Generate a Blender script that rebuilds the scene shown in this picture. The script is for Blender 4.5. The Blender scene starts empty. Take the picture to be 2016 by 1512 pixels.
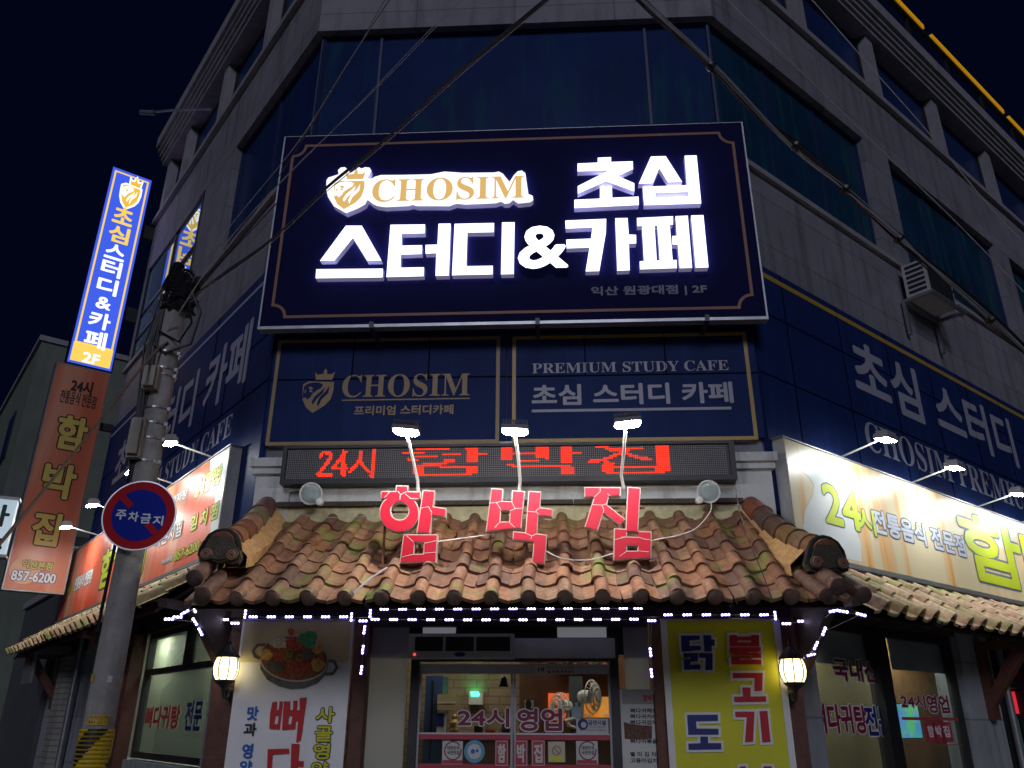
import bpy, bmesh, math, random
import numpy as np
from mathutils import Vector, Matrix
from mathutils.geometry import tessellate_polygon
random.seed(7); rng = random.Random(11)
SC = bpy.context.scene
COL = SC.collection

# ------------------------------------------------------------------ camera, sky, light, exposure
FPX = 1592.35                                   # focal length in photograph pixels (2016 wide)
TH, RO = math.radians(22.719), math.radians(.283)
_c, _s = math.cos(TH), math.sin(TH)
FW = np.array([0, _c, _s]); _up = np.array([0, -_s, _c]); _rt = np.array([1., 0, 0])
CR = math.cos(RO)*_rt + math.sin(RO)*_up
CU = -math.sin(RO)*_rt + math.cos(RO)*_up
EYE = np.array([0, 0, 1.6])
cd = bpy.data.cameras.new('camera'); cam = bpy.data.objects.new('camera', cd); COL.objects.link(cam)
cd.sensor_width = 36; cd.lens = FPX/2016*36; cd.clip_start = .05; cd.clip_end = 2000
M = Matrix.Identity(4)
for i in range(3):
    M[i][0] = CR[i]; M[i][1] = CU[i]; M[i][2] = -FW[i]; M[i][3] = EYE[i]
cam.matrix_world = M
SC.camera = cam

w = bpy.data.worlds.new('World'); SC.world = w; w.use_nodes = True
nt = w.node_tree; bg = nt.nodes['Background']
sky = nt.nodes.new('ShaderNodeTexSky'); sky.sky_type = 'NISHITA'; sky.sun_disc = False
sky.sun_elevation = math.radians(-9); sky.sun_rotation = math.radians(200)
add = nt.nodes.new('ShaderNodeMixRGB'); add.blend_type = 'ADD'; add.inputs[0].default_value = 1
add.inputs[2].default_value = (.008, .017, .088, 1)          # deep blue city night
nt.links.new(sky.outputs[0], add.inputs[1]); nt.links.new(add.outputs[0], bg.inputs[0])
bg.inputs[1].default_value = .09
sd = bpy.data.lights.new('street_glow', 'SUN'); sun = bpy.data.objects.new('street_glow', sd); COL.objects.link(sun)
sd.energy = .72; sd.angle = math.radians(16); sd.color = (.80, .83, 1)
sun.rotation_euler = (math.radians(66), 0, math.radians(-4))
SC.view_settings.view_transform = 'Standard'; SC.view_settings.look = 'None'
SC.view_settings.exposure = 0; SC.view_settings.gamma = 1
SC.cycles.use_denoising = True
SC.cycles.max_bounces = 7; SC.cycles.transparent_max_bounces = 12

# ------------------------------------------------------------------ planes of the three facades
def ray(u, v): return (u-1008)/FPX*CR - (v-756)/FPX*CU + FW
class Plane:
    """A vertical plane: a = metres along it, z = height, d = metres in front of it."""
    def __init__(s, o, ang, n):
        s.o = np.array([o[0], o[1], 0.]); s.d = np.array([math.cos(ang), math.sin(ang), 0]); s.n = np.array([n[0], n[1], 0.])
    def px(s, u, v, d=0):
        k = ray(u, v); o = s.o + s.n*d
        p = EYE + k*(((o-EYE) @ s.n)/(k @ s.n)); return (p-o) @ s.d, p[2]
    def w(s, a, z, d=0): return s.o + s.d*a + s.n*d + np.array([0, 0, z])
    def wp(s, u, v, d=0):
        a, z = s.px(u, v, d); return s.w(a, z, d)
hc = math.radians(-3.153)
C = Plane((0, 7), hc, (math.sin(hc), -math.cos(hc)))
AL, AR = -2.289, 2.2615
PL, PR = C.w(AL, 0), C.w(AR, 0)
hr = math.radians(90-50.85); Rt = Plane(PR, hr, (math.sin(hr), -math.cos(hr)))
hl = math.radians(90+37.75); Lf = Plane(PL, hl, (-math.sin(hl), math.cos(hl)))

# ------------------------------------------------------------------ materials
def S(r, g, b):
    f = lambda x: (x/255/12.92) if x/255 < .04045 else ((x/255+.055)/1.055)**2.4
    return (f(r), f(g), f(b), 1)
def mat(name, col, rough=.6, metal=0, var=.18, vs=6, bump=0, bs=70, emit=None, es=0, spec=.5, stain_or_glow=None):
    m = bpy.data.materials.new(name); m.use_nodes = True; t = m.node_tree; n = t.nodes; L = t.links
    b = n['Principled BSDF']; b.inputs['Roughness'].default_value = rough; b.inputs['Metallic'].default_value = metal
    b.inputs['Specular IOR Level'].default_value = spec
    geo = n.new('ShaderNodeNewGeometry')
    col = tuple(col[:3])
    if var:
        no = n.new('ShaderNodeTexNoise'); no.inputs['Scale'].default_value = vs; no.inputs['Detail'].default_value = 6; no.inputs['Roughness'].default_value = .65
        L.new(geo.outputs['Position'], no.inputs['Vector'])
        r = n.new('ShaderNodeValToRGB'); r.color_ramp.elements[0].position = .3; r.color_ramp.elements[1].position = .7
        r.color_ramp.elements[0].color = tuple(c*(1-var) for c in col)+(1,); r.color_ramp.elements[1].color = tuple(min(1, c*(1+var)) for c in col)+(1,)
        L.new(no.outputs['Fac'], r.inputs[0]); out = r.outputs[0]
        if stain_or_glow:
            mp = n.new('ShaderNodeMapping'); mp.inputs['Scale'].default_value = (3, 3, .35); L.new(geo.outputs['Position'], mp.inputs[0])
            n2 = n.new('ShaderNodeTexNoise'); n2.inputs['Scale'].default_value = 2.2; n2.inputs['Detail'].default_value = 8; L.new(mp.outputs[0], n2.inputs['Vector'])
            r2 = n.new('ShaderNodeValToRGB'); r2.color_ramp.elements[0].position = .52; r2.color_ramp.elements[1].position = .75
            L.new(n2.outputs['Fac'], r2.inputs[0])
            mx = n.new('ShaderNodeMixRGB'); L.new(r2.outputs[0], mx.inputs[0]); L.new(out, mx.inputs[1]); mx.inputs[2].default_value = tuple(stain_or_glow[:3])+(1,); out = mx.outputs[0]
        L.new(out, b.inputs['Base Color'])
        if bump:
            n3 = n.new('ShaderNodeTexNoise'); n3.inputs['Scale'].default_value = bs; n3.inputs['Detail'].default_value = 5; L.new(geo.outputs['Position'], n3.inputs['Vector'])
            bp = n.new('ShaderNodeBump'); bp.inputs['Strength'].default_value = bump; bp.inputs['Distance'].default_value = .01
            L.new(n3.outputs['Fac'], bp.inputs['Height']); L.new(bp.outputs[0], b.inputs['Normal'])
    else:
        b.inputs['Base Color'].default_value = col+(1,)
    if emit:
        b.inputs['Emission Color'].default_value = tuple(emit[:3])+(1,); b.inputs['Emission Strength'].default_value = es
    return m
def panelled(name, col, bw, bh, rough=.75, line=.45, mort=.006, off=0., bump=.15, stain_or_glow=.55):
    m = mat(name, col, rough, var=.14, vs=3, bump=bump, bs=90, stain_or_glow=tuple(c*stain_or_glow for c in col[:3]))
    t = m.node_tree; n = t.nodes; L = t.links; b = n['Principled BSDF']
    src = b.inputs['Base Color'].links[0].from_socket
    uv = n.new('ShaderNodeUVMap'); br = n.new('ShaderNodeTexBrick'); br.offset = off
    br.inputs['Scale'].default_value = 1; br.inputs['Brick Width'].default_value = bw; br.inputs['Row Height'].default_value = bh
    br.inputs['Mortar Size'].default_value = mort; br.inputs['Color1'].default_value = (1, 1, 1, 1); br.inputs['Color2'].default_value = (.86, .86, .88, 1)
    br.inputs['Mortar'].default_value = (line, line, line, 1); L.new(uv.outputs[0], br.inputs['Vector'])
    mx = n.new('ShaderNodeMixRGB'); mx.blend_type = 'MULTIPLY'; mx.inputs[0].default_value = 1
    L.new(src, mx.inputs[1]); L.new(br.outputs[0], mx.inputs[2]); L.new(mx.outputs[0], b.inputs['Base Color'])
    return m
def glow(name, col, st):
    m = bpy.data.materials.new(name); m.use_nodes = True; n = m.node_tree.nodes; n.clear()
    e = n.new('ShaderNodeEmission'); e.inputs[0].default_value = tuple(col[:3])+(1,); e.inputs[1].default_value = st
    o = n.new('ShaderNodeOutputMaterial'); m.node_tree.links.new(e.outputs[0], o.inputs[0]); return m
def glass(name, tint=(.9, .95, .95), refl=1., rough=.02, haze=0, hazecol=(.6, .62, .6)):
    m = bpy.data.materials.new(name); m.use_nodes = True; t = m.node_tree; n = t.nodes; L = t.links; n.clear()
    tr = n.new('ShaderNodeBsdfTransparent'); tr.inputs[0].default_value = tuple(tint)+(1,)
    gl = n.new('ShaderNodeBsdfGlossy'); gl.inputs['Roughness'].default_value = rough
    fr = n.new('ShaderNodeFresnel'); fr.inputs[0].default_value = 1.5
    mu = n.new('ShaderNodeMath'); mu.operation = 'MULTIPLY'; mu.inputs[1].default_value = refl; mu.use_clamp = True; ge = n.new('ShaderNodeNewGeometry'); iv = n.new('ShaderNodeMath'); iv.operation = 'SUBTRACT'; iv.inputs[0].default_value = 1; L.new(ge.outputs['Backfacing'], iv.inputs[1])
    m0 = n.new('ShaderNodeMath'); m0.operation = 'MULTIPLY'; L.new(fr.outputs[0], m0.inputs[0]); L.new(iv.outputs[0], m0.inputs[1]); L.new(m0.outputs[0], mu.inputs[0])
    mx = n.new('ShaderNodeMixShader'); L.new(mu.outputs[0], mx.inputs[0]); L.new(gl.outputs[0], mx.inputs[2])
    base = tr.outputs[0]
    if haze:
        df = n.new('ShaderNodeBsdfDiffuse'); df.inputs[0].default_value = tuple(hazecol)+(1,)
        tl = n.new('ShaderNodeBsdfTranslucent'); tl.inputs[0].default_value = tuple(hazecol)+(1,)
        a = n.new('ShaderNodeMixShader'); L.new(df.outputs[0], a.inputs[1]); L.new(tl.outputs[0], a.inputs[2]); a.inputs[0].default_value = .6
        h = n.new('ShaderNodeMixShader'); h.inputs[0].default_value = haze; L.new(base, h.inputs[1]); L.new(a.outputs[0], h.inputs[2]); base = h.outputs[0]
    L.new(base, mx.inputs[1])
    o = n.new('ShaderNodeOutputMaterial'); L.new(mx.outputs[0], o.inputs[0]); return m

def tile_mat(name, base, moss, mossamt):
    m = bpy.data.materials.new(name); m.use_nodes = True; t = m.node_tree; n = t.nodes; L = t.links; b = n['Principled BSDF']
    b.inputs['Roughness'].default_value = .72
    geo = n.new('ShaderNodeNewGeometry'); at = n.new('ShaderNodeVertexColor'); at.layer_name = 'tint'
    no = n.new('ShaderNodeTexNoise'); no.inputs['Scale'].default_value = 19; no.inputs['Detail'].default_value = 7; no.inputs['Roughness'].default_value = .7; L.new(geo.outputs['Position'], no.inputs['Vector'])
    r = n.new('ShaderNodeValToRGB'); r.color_ramp.elements[0].color = (.42, .38, .36, 1); r.color_ramp.elements[1].color = (1.25, 1.22, 1.2, 1); r.color_ramp.elements[0].position = .3; r.color_ramp.elements[1].position = .72
    L.new(no.outputs['Fac'], r.inputs[0])
    mu = n.new('ShaderNodeMixRGB'); mu.blend_type = 'MULTIPLY'; mu.inputs[0].default_value = 1; L.new(at.outputs[0], mu.inputs[1]); L.new(r.outputs[0], mu.inputs[2])
    n2 = n.new('ShaderNodeTexNoise'); n2.inputs['Scale'].default_value = 2.6; n2.inputs['Detail'].default_value = 5; n2.inputs['Roughness'].default_value = .62; L.new(geo.outputs['Position'], n2.inputs['Vector'])
    r2 = n.new('ShaderNodeValToRGB'); r2.color_ramp.elements[0].position = 1-mossamt; r2.color_ramp.elements[1].position = 1-mossamt+.13; r2.color_ramp.elements[1].color = (.85, .85, .85, 1)
    L.new(n2.outputs['Fac'], r2.inputs[0])
    mx = n.new('ShaderNodeMixRGB'); L.new(r2.outputs[0], mx.inputs[0]); L.new(mu.outputs[0], mx.inputs[1]); mx.inputs[2].default_value = tuple(moss)+(1,)
    # white bird-lime specks
    vo = n.new('ShaderNodeTexNoise'); vo.inputs['Scale'].default_value = 34; vo.inputs['Detail'].default_value = 2; L.new(geo.outputs['Position'], vo.inputs['Vector'])
    r3 = n.new('ShaderNodeValToRGB'); r3.color_ramp.elements[0].position = .765; r3.color_ramp.elements[1].position = .785; L.new(vo.outputs['Fac'], r3.inputs[0])
    m3 = n.new('ShaderNodeMixRGB'); L.new(r3.outputs[0], m3.inputs[0]); L.new(mx.outputs[0], m3.inputs[1]); m3.inputs[2].default_value = (.6, .6, .55, 1)
    L.new(m3.outputs[0], b.inputs['Base Color'])
    n3 = n.new('ShaderNodeTexNoise'); n3.inputs['Scale'].default_value = 120; n3.inputs['Detail'].default_value = 4; L.new(geo.outputs['Position'], n3.inputs['Vector'])
    bp = n.new('ShaderNodeBump'); bp.inputs['Strength'].default_value = .35; bp.inputs['Distance'].default_value = .006; L.new(n3.outputs['Fac'], bp.inputs['Height']); L.new(bp.outputs[0], b.inputs['Normal'])
    return m
def streak_mat(name, c1, c2, c3, sx=2.2, sz=.25, rough=.35):
    """printed flame-like vertical streaks on a sign face (UV in metres)"""
    m = bpy.data.materials.new(name); m.use_nodes = True; t = m.node_tree; n = t.nodes; L = t.links; b = n['Principled BSDF']; b.inputs['Roughness'].default_value = rough
    uv = n.new('ShaderNodeUVMap'); mp = n.new('ShaderNodeMapping'); mp.inputs['Scale'].default_value = (sx, sz, 1); L.new(uv.outputs[0], mp.inputs[0])
    no = n.new('ShaderNodeTexNoise'); no.inputs['Scale'].default_value = 1.6; no.inputs['Detail'].default_value = 5; no.inputs['Distortion'].default_value = .3; L.new(mp.outputs[0], no.inputs['Vector'])
    r = n.new('ShaderNodeValToRGB'); e = r.color_ramp.elements; e[0].position = .36; e[0].color = c1; e[1].position = .66; e[1].color = c3
    x = e.new(.5); x.color = c2
    L.new(no.outputs['Fac'], r.inputs[0]); L.new(r.outputs[0], b.inputs['Base Color']); return m

m_conc = panelled('concrete_panels', (.235, .226, .265), 1.15, .62, line=.5, mort=.007)
m_conc2 = mat('painted_concrete', (.275, .265, .30), .8, var=.15, vs=4, bump=.2, stain_or_glow=(.2, .19, .18))
m_plaster = mat('plaster', (.66, .67, .66), .85, var=.1, vs=9, bump=.5, bs=130, stain_or_glow=(.33, .33, .31))
m_stone = panelled('grey_stone', (.30, .31, .33), .9, .55, mort=.008, line=.55)
m_navy = mat('navy_vinyl', (.012, .026, .108), .5, var=.12, vs=2.5, spec=.06, stain_or_glow=(.016, .036, .15))
m_navy2 = mat('navy_board', (.009, .010, .058), .7, var=.08, vs=3, spec=.04)
m_seam = mat('dark_seam', (.004, .005, .012), .9, var=0, spec=0)
m_gold = mat('gold_vinyl', (.42, .27, .05), .45, var=.08)
m_goldd = mat('dull_gold_vinyl', (.30, .20, .09), .5, var=.08)
m_orange = mat('bronze_line', (.24, .09, .04), .5, var=.05)
m_grey = mat('grey_vinyl', (.34, .34, .42), .5, var=.04)
m_dimgrey = mat('dim_grey_vinyl', (.20, .18, .26), .6, var=.04)
m_alu = mat('aluminium', (.55, .55, .58), .35, .6, var=.1)
m_white = mat('white_paint', (.75, .75, .74), .5, var=.08)
m_lgrey = mat('light_grey_paint', (.42, .42, .44), .5, var=.1)
m_black = mat('black_plastic', (.012, .012, .014), .45, var=.1)
m_dark = mat('dark_metal', (.04, .04, .045), .45, .4, var=.15)
m_frame = mat('bronze_frame', (.05, .045, .045), .4, .5, var=.12)
m_wood = mat('brown_wood', (.10, .035, .022), .6, var=.3, vs=14, bump=.25, bs=40)
m_woodd = mat('dark_wood', (.035, .018, .015), .65, var=.3, vs=14)
m_glassdark = mat('dark_glazing', (.013, .030, .115), .25, var=.25, vs=.9, spec=.06, stain_or_glow=(.012, .058, .11))  # teal patches put a window glow into the glass colour
m_glframe = mat('navy_glazing_bar', (.014, .026, .10), .5, var=.1)
m_glassteal = mat('teal_glazing', (.010, .038, .085), .25, var=.35, vs=.8, spec=.06, stain_or_glow=(.018, .10, .095))  # teal patches imitate the greenish glow of these windows in colour
m_mirror = mat('mirror_glazing', (.03, .06, .08), .015, .0, var=0, spec=1.); m_mirror.node_tree.nodes['Principled BSDF'].inputs['Metallic'].default_value = .6
m_mirror.node_tree.nodes['Principled BSDF'].inputs['Base Color'].default_value = (.38, .55, .72, 1)
m_tile = tile_mat('clay_tiles', None, (.15, .20, .04), .455)
m_tileside = tile_mat('small_clay_tiles', None, (.22, .24, .07), .50)
m_cap = mat('tile_end', (.14, .085, .06), .8, var=.35, vs=18, bump=.4)
m_hip = tile_mat('hip_tiles', None, (.12, .14, .04), .40)
m_hipdark = mat('dark_ridge_end', (.055, .04, .028), .7, var=.4, vs=22, bump=.5)
m_mortar = mat('ochre_mortar', (.50, .29, .12), .9, var=.3, vs=16, bump=.7, bs=45)
m_cream = mat('cream_mortar', (.46, .42, .26), .9, var=.25, vs=12, bump=.5)
m_red = mat('red_acrylic', (.66, .015, .04), .22, var=.05, spec=.5)
m_redside = mat('red_acrylic_side', (.42, .12, .09), .5, var=.15)
m_rust = mat('rusty_steel', (.22, .09, .045), .75, .2, var=.35, vs=25)
m_wire = mat('black_cable', (.012, .012, .015), .38, var=0)
m_wsheen = mat('glossy_cable', (.05, .05, .06), .22, var=0, spec=.8)
m_wireg = mat('grey_cable', (.34, .33, .36), .4, var=0)
m_pole = mat('concrete_pole', (.30, .29, .28), .85, var=.22, vs=7, bump=.5, bs=60, stain_or_glow=(.13, .12, .11))
m_steel = mat('galvanised', (.30, .31, .33), .4, .7, var=.2)
m_lens = glow('lamp_lens', (1, .97, .90), 225)
m_lens2 = glow('sign_lamp_lens', (.95, 1, .96), 260)
m_ledw = glow('white_led', (.74, .72, 1), 24); m_ledbase = mat('violet_glow_housing', (.2, .2, .3), .5, var=0, emit=(.24, .17, 1), es=.9)  # module housing glows violet to stand in for the diodes' halo
m_letter = glow('white_letter_face', (.95, .95, 1), 1.9); m_logoface = glow('white_logo_face', (.97, .97, 1), 1.25); m_halo = glow('added_halo_glow', (.50, .50, 1), 9)  # m_halo is a glow added to imitate bloom round the letters
m_letterside = mat('letter_return', (.40, .38, .48), .5, var=.05, emit=(.50, .48, .80), es=.22)
m_logo_gold = mat('logo_gold', (.0, .0, .0), .5, var=0, emit=S(222, 178, 100), es=1.)
m_redled = glow('red_led', (1, .035, .012), 2.2)
m_redled_body = mat('led_matrix', (.045, .043, .05), .6, var=.1)
m_dot = mat('unlit_led', (.42, .42, .42), .5, var=0)
m_textred = mat('red_print', (.42, .006, .016), .5, var=.1)
m_textnavy = mat('navy_print', (.010, .016, .16), .5, var=.1)
m_textblue = mat('blue_print', (.01, .11, .46), .5, var=.1)
m_textblack = mat('black_print', (.012, .012, .015), .5, var=.1)
m_textyel = mat('yellow_print', (.62, .60, .02), .5, var=.08)
m_outline = mat('outline_white', (.70, .70, .68), .5, var=.05)
m_winered = mat('wine_red_print', (.22, .006, .05), .5, var=.05)
m_pink = mat('pink_red_print', (.40, .035, .06), .5, var=.05)
m_paper = mat('paper', (.55, .55, .52), .7, var=.06)

# ------------------------------------------------------------------ mesh building
_org = {}
_fontcache = {}
def glyphs(body):
    if body in _fontcache: return _fontcache[body]
    c = bpy.data.curves.new('t', 'FONT'); c.body = body; c.size = 1; c.resolution_u = 3
    o = bpy.data.objects.new('t', c); COL.objects.link(o)
    dg = bpy.context.evaluated_depsgraph_get(); me = bpy.data.meshes.new_from_object(o.evaluated_get(dg))
    v = np.array([x.co[:2] for x in me.vertices]); f = [tuple(p.vertices) for p in me.polygons]
    bpy.data.objects.remove(o); bpy.data.curves.remove(c); bpy.data.meshes.remove(me)
    mn, mx = v.min(0), v.max(0); v = (v-mn)/(mx-mn)
    _fontcache[body] = (v, f, (mx-mn)[0]/(mx-mn)[1]); return _fontcache[body]

class MB:
    def __init__(s): s.v = []; s.f = []; s.m = []; s.uv = []; s.c = []; s.col = None
    def add(s, pts, faces, mi=0, uv=None, tint=None):
        b = len(s.v)
        s.v += [tuple(p) for p in pts]; s.uv += list(uv) if uv is not None else [(p[0]+p[1], p[2]) for p in pts]
        s.c += [tint or (1, 1, 1)]*len(pts)
        s.f += [tuple(b+i for i in f) for f in faces]; s.m += [mi]*len(faces) if isinstance(mi, int) else list(mi)
    def box(s, P, a0, a1, z0, z1, d0, d1, mi=0):
        p = [P.w(a, z, d) for d in (d0, d1) for z in (z0, z1) for a in (a0, a1)]
        uv = [(a, z) for d in (d0, d1) for z in (z0, z1) for a in (a0, a1)]
        s.add(p, [(0, 1, 3, 2), (4, 6, 7, 5), (0, 4, 5, 1), (2, 3, 7, 6), (0, 2, 6, 4), (1, 5, 7, 3)], mi, uv)
    def pbox(s, P, q0, q1, d0, d1, mi=0):
        """box whose front face has these photo corners"""
        a0, z0 = P.px(*q0, d1); a1, z1 = P.px(*q1, d1)
        s.box(P, min(a0, a1), max(a0, a1), min(z0, z1), max(z0, z1), d0, d1, mi)
    def obox(s, c, x, y, z, mi=0):
        c, x, y, z = map(np.array, (c, x, y, z))
        p = [c+i*x+j*y+k*z for k in (-1, 1) for j in (-1, 1) for i in (-1, 1)]
        s.add(p, [(0, 1, 3, 2), (4, 6, 7, 5), (0, 4, 5, 1), (2, 3, 7, 6), (0, 2, 6, 4), (1, 5, 7, 3)], mi)
    def prism(s, P, loops, d0, d1, fm=0, sm=None):
        """extruded outline (first loop) with holes; front at d1"""
        sm = fm if sm is None else sm
        flat = [q for l in loops for q in l]
        tri = tessellate_polygon([[Vector((x, y, 0)) for x, y in l] for l in loops])
        n = len(flat)
        pts = [P.w(a, z, d1) for a, z in flat] + [P.w(a, z, d0) for a, z in flat]
        F = [tuple(t) for t in tri]; mi = [fm]*len(F)
        if d1-d0 > 1e-6:
            F += [tuple(n+i for i in reversed(t)) for t in tri]; mi += [sm]*len(tri)
            o = 0
            for l in loops:
                k = len(l)
                for i in range(k):
                    j = (i+1) % k; F.append((o+i, o+j, n+o+j, n+o+i)); mi.append(sm)
                o += k
        else: pts = pts[:n]
        s.add(pts, F, mi, [q for q in flat]*(len(pts)//n))
    def ppoly(s, P, loops, d0, d1, fm=0, sm=None, grow=0):
        L = [[P.px(u, v, d1) for u, v in l] for l in loops]
        if grow: L = [offset_loop(l, grow if i == 0 else -grow) for i, l in enumerate(L)]
        s.prism(P, L, d0, d1, fm, sm)
    def ribbon(s, P, pts, wd, d, mi=0, closed=False, th=.002):
        """flat band of width wd following (a, z) points"""
        k = len(pts); pts = [np.array(p, float) for p in pts]; q = []
        for i in range(k):
            t = np.zeros(2)
            for j in ((i-1) if (i > 0 or closed) else None, i if (i < k-1 or closed) else None):
                if j is None: continue
                e = pts[(j+1) % k]-pts[j % k]; t = t + e/np.linalg.norm(e)
            t = t/np.linalg.norm(t); nn = np.array([-t[1], t[0]])
            e = pts[(i+1) % k]-pts[i] if (i < k-1 or closed) else pts[i]-pts[i-1]; e = e/np.linalg.norm(e)
            sc = wd/2/max(.45, abs(nn @ np.array([-e[1], e[0]])))
            q.append((pts[i]+nn*sc, pts[i]-nn*sc))
        for i in range(k if closed else k-1):
            j = (i+1) % k
            s.prism(P, [[tuple(q[i][0]), tuple(q[j][0]), tuple(q[j][1]), tuple(q[i][1])]], d-th, d, mi)
    def tube(s, pts, r, seg=8, mi=0, caps=True, tint=None):
        pts = [np.array(p, float) for p in pts]; k = len(pts); rs = [r]*k if np.isscalar(r) else list(r)
        V = []; F = []; ref = None
        for i in range(k):
            t = pts[min(i+1, k-1)]-pts[max(i-1, 0)]; t = t/(np.linalg.norm(t)+1e-12)
            if ref is None: ref = np.array([0, 0, 1.]) if abs(t[2]) < .9 else np.array([1., 0, 0])
            x = np.cross(ref, t); x /= np.linalg.norm(x); y = np.cross(t, x); ref = y
            V += [pts[i]+rs[i]*(math.cos(2*math.pi*j/seg)*x+math.sin(2*math.pi*j/seg)*y) for j in range(seg)]
        for i in range(k-1):
            for j in range(seg):
                a, b = i*seg+j, i*seg+(j+1) % seg; F.append((a, b, b+seg, a+seg))
        if caps: F += [tuple(range(seg-1, -1, -1)), tuple((k-1)*seg+j for j in range(seg))]
        s.add(V, F, mi, tint=tint)
    def lathe(s, c, axis, prof, seg=16, mi=0, tint=None):
        """prof = [(radius, height along axis)]"""
        c = np.array(c, float); ax = np.array(axis, float); ax /= np.linalg.norm(ax)
        s.tube2(c, ax, prof, seg, mi, tint)
    def tube2(s, c, ax, prof, seg, mi, tint=None):
        ref = np.array([0, 0, 1.]) if abs(ax[2]) < .9 else np.array([1., 0, 0])
        x = np.cross(ref, ax); x /= np.linalg.norm(x); y = np.cross(ax, x); V = []; F = []
        for r, h in prof: V += [c+ax*h+max(r, 1e-4)*(math.cos(2*math.pi*j/seg)*x+math.sin(2*math.pi*j/seg)*y) for j in range(seg)]
        k = len(prof)
        for i in range(k-1):
            for j in range(seg):
                a, b = i*seg+j, i*seg+(j+1) % seg; F.append((a, b, b+seg, a+seg))
        F += [tuple(range(seg-1, -1, -1)), tuple((k-1)*seg+j for j in range(seg))]
        s.add(V, F, mi, tint=tint)
    def text(s, P, body, a0, z0, a1, z1, d, bold=0, mi=0, slant=0, grow=0):
        """lettering fitted to the box (a0,z0)-(a1,z1); bold thickens the strokes by that many metres, grow adds an outline outside the box"""
        v, f, _ = glyphs(body); sg = 1 if a1 > a0 else -1; hh = abs(z1-z0); bold = min(bold, .035*hh); grow = min(grow, .06*hh)
        b = bold; x0 = a0+sg*b; x1 = a1-sg*b; y0 = z0+b; y1 = z1-b; r = bold+grow
        offs = [(0, 0)] if r == 0 else [(0, 0)]+[(r*math.cos(i*math.pi/6), r*math.sin(i*math.pi/6)) for i in range(12)]
        if r > .012: offs += [(r*.5*math.cos(i*math.pi/4), r*.5*math.sin(i*math.pi/4)) for i in range(8)]
        for q, (ox, oy) in enumerate(offs):
            A = [(x0+(x1-x0)*p[0]+sg*slant*p[1]*abs(z1-z0)+ox, y0+(y1-y0)*p[1]+oy) for p in v]
            s.add([P.w(a, z, d-q*6e-5) for a, z in A], f, mi, A)
    def ptext(s, P, body, ll, ur, d, bold=0, mi=0, slant=0, grow=0):
        a0, z0 = P.px(*ll, d); a1, z1 = P.px(*ur, d); s.text(P, body, a0, z0, a1, z1, d, bold, mi, slant, grow)
    def build(s, name, mats, parent=None, label=None, cat=None, group=None, kind=None, smooth=False, norm=True):
        mats = mats if isinstance(mats, (list, tuple)) else [mats]
        V = np.array(s.v)
        if parent is None: org = np.array([(V[:, 0].min()+V[:, 0].max())/2, (V[:, 1].min()+V[:, 1].max())/2, V[:, 2].min()])
        else: org = _org[parent]
        me = bpy.data.meshes.new(name); me.from_pydata((V-org).tolist(), [], s.f)
        for m in mats: me.materials.append(m)
        me.polygons.foreach_set('material_index', s.m)
        if any(c != (1, 1, 1) for c in s.c):
            ca = me.color_attributes.new('tint', 'FLOAT_COLOR', 'POINT')
            ca.data.foreach_set('color', [x for c in s.c for x in (*c, 1)])
        ul = me.uv_layers.new(name='UVMap'); li = [l.vertex_index for l in me.loops]
        ul.data.foreach_set('uv', [x for i in li for x in s.uv[i]])
        if norm:
            bm = bmesh.new(); bm.from_mesh(me); bmesh.ops.recalc_face_normals(bm, faces=bm.faces); bm.to_mesh(me); bm.free()
        if smooth:
            me.polygons.foreach_set('use_smooth', [True]*len(me.polygons)); me.set_sharp_from_angle(angle=math.radians(40))
        me.update()
        o = bpy.data.objects.new(name, me); COL.objects.link(o); _org[o] = org
        if parent is None: o.location = org
        else: o.parent = parent
        tag(o, label, cat, group, kind); return o
def tag(o, label=None, cat=None, group=None, kind=None):
    for k, v in (('label', label), ('category', cat), ('group', group), ('kind', kind)):
        if v: o[k] = v
def thing(name, loc, label, cat, group=None, kind=None):
    o = bpy.data.objects.new(name, None); COL.objects.link(o); o.location = [float(x) for x in loc]; o.empty_display_size = .1
    _org[o] = np.array(loc, float); tag(o, label, cat, group, kind); return o
def offset_loop(l, g):
    k = len(l); A = sum(l[i][0]*l[(i+1) % k][1]-l[(i+1) % k][0]*l[i][1] for i in range(k)); sg = 1 if A > 0 else -1; out = []
    for i in range(k):
        p0, p1, p2 = (np.array(l[(i+j) % k], float) for j in (-1, 0, 1))
        e1 = (p1-p0)/(np.linalg.norm(p1-p0)+1e-9); e2 = (p2-p1)/(np.linalg.norm(p2-p1)+1e-9)
        n1 = np.array([e1[1], -e1[0]])*sg; n2 = np.array([e2[1], -e2[0]])*sg; nn = n1+n2; ln = np.linalg.norm(nn)
        nn = n1 if ln < 1e-6 else nn/ln
        out.append(tuple(p1+nn*g/max(.5, nn @ n1)))
    return out
def circ(cx, cy, r, n=28, ry=None, a0=0, a1=2*math.pi, full=True):
    k = n if full else n+1
    return [(cx+r*math.cos(a0+(a1-a0)*i/n), cy+(ry or r)*math.sin(a0+(a1-a0)*i/n)) for i in range(k)]
def rect(a0, a1, z0, z1): return [(a0, z0), (a1, z0), (a1, z1), (a0, z1)]

# ------------------------------------------------------------------ ground
g = MB(); g.add([(-80, -60, 0), (80, -60, 0), (80, 120, 0), (-80, 120, 0)], [(0, 1, 2, 3)])
g.build('street', mat('asphalt', (.05, .05, .052), .85, var=.25, vs=12, bump=.4), kind='structure', label='dark asphalt street in front of the corner building', cat='street')

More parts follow.
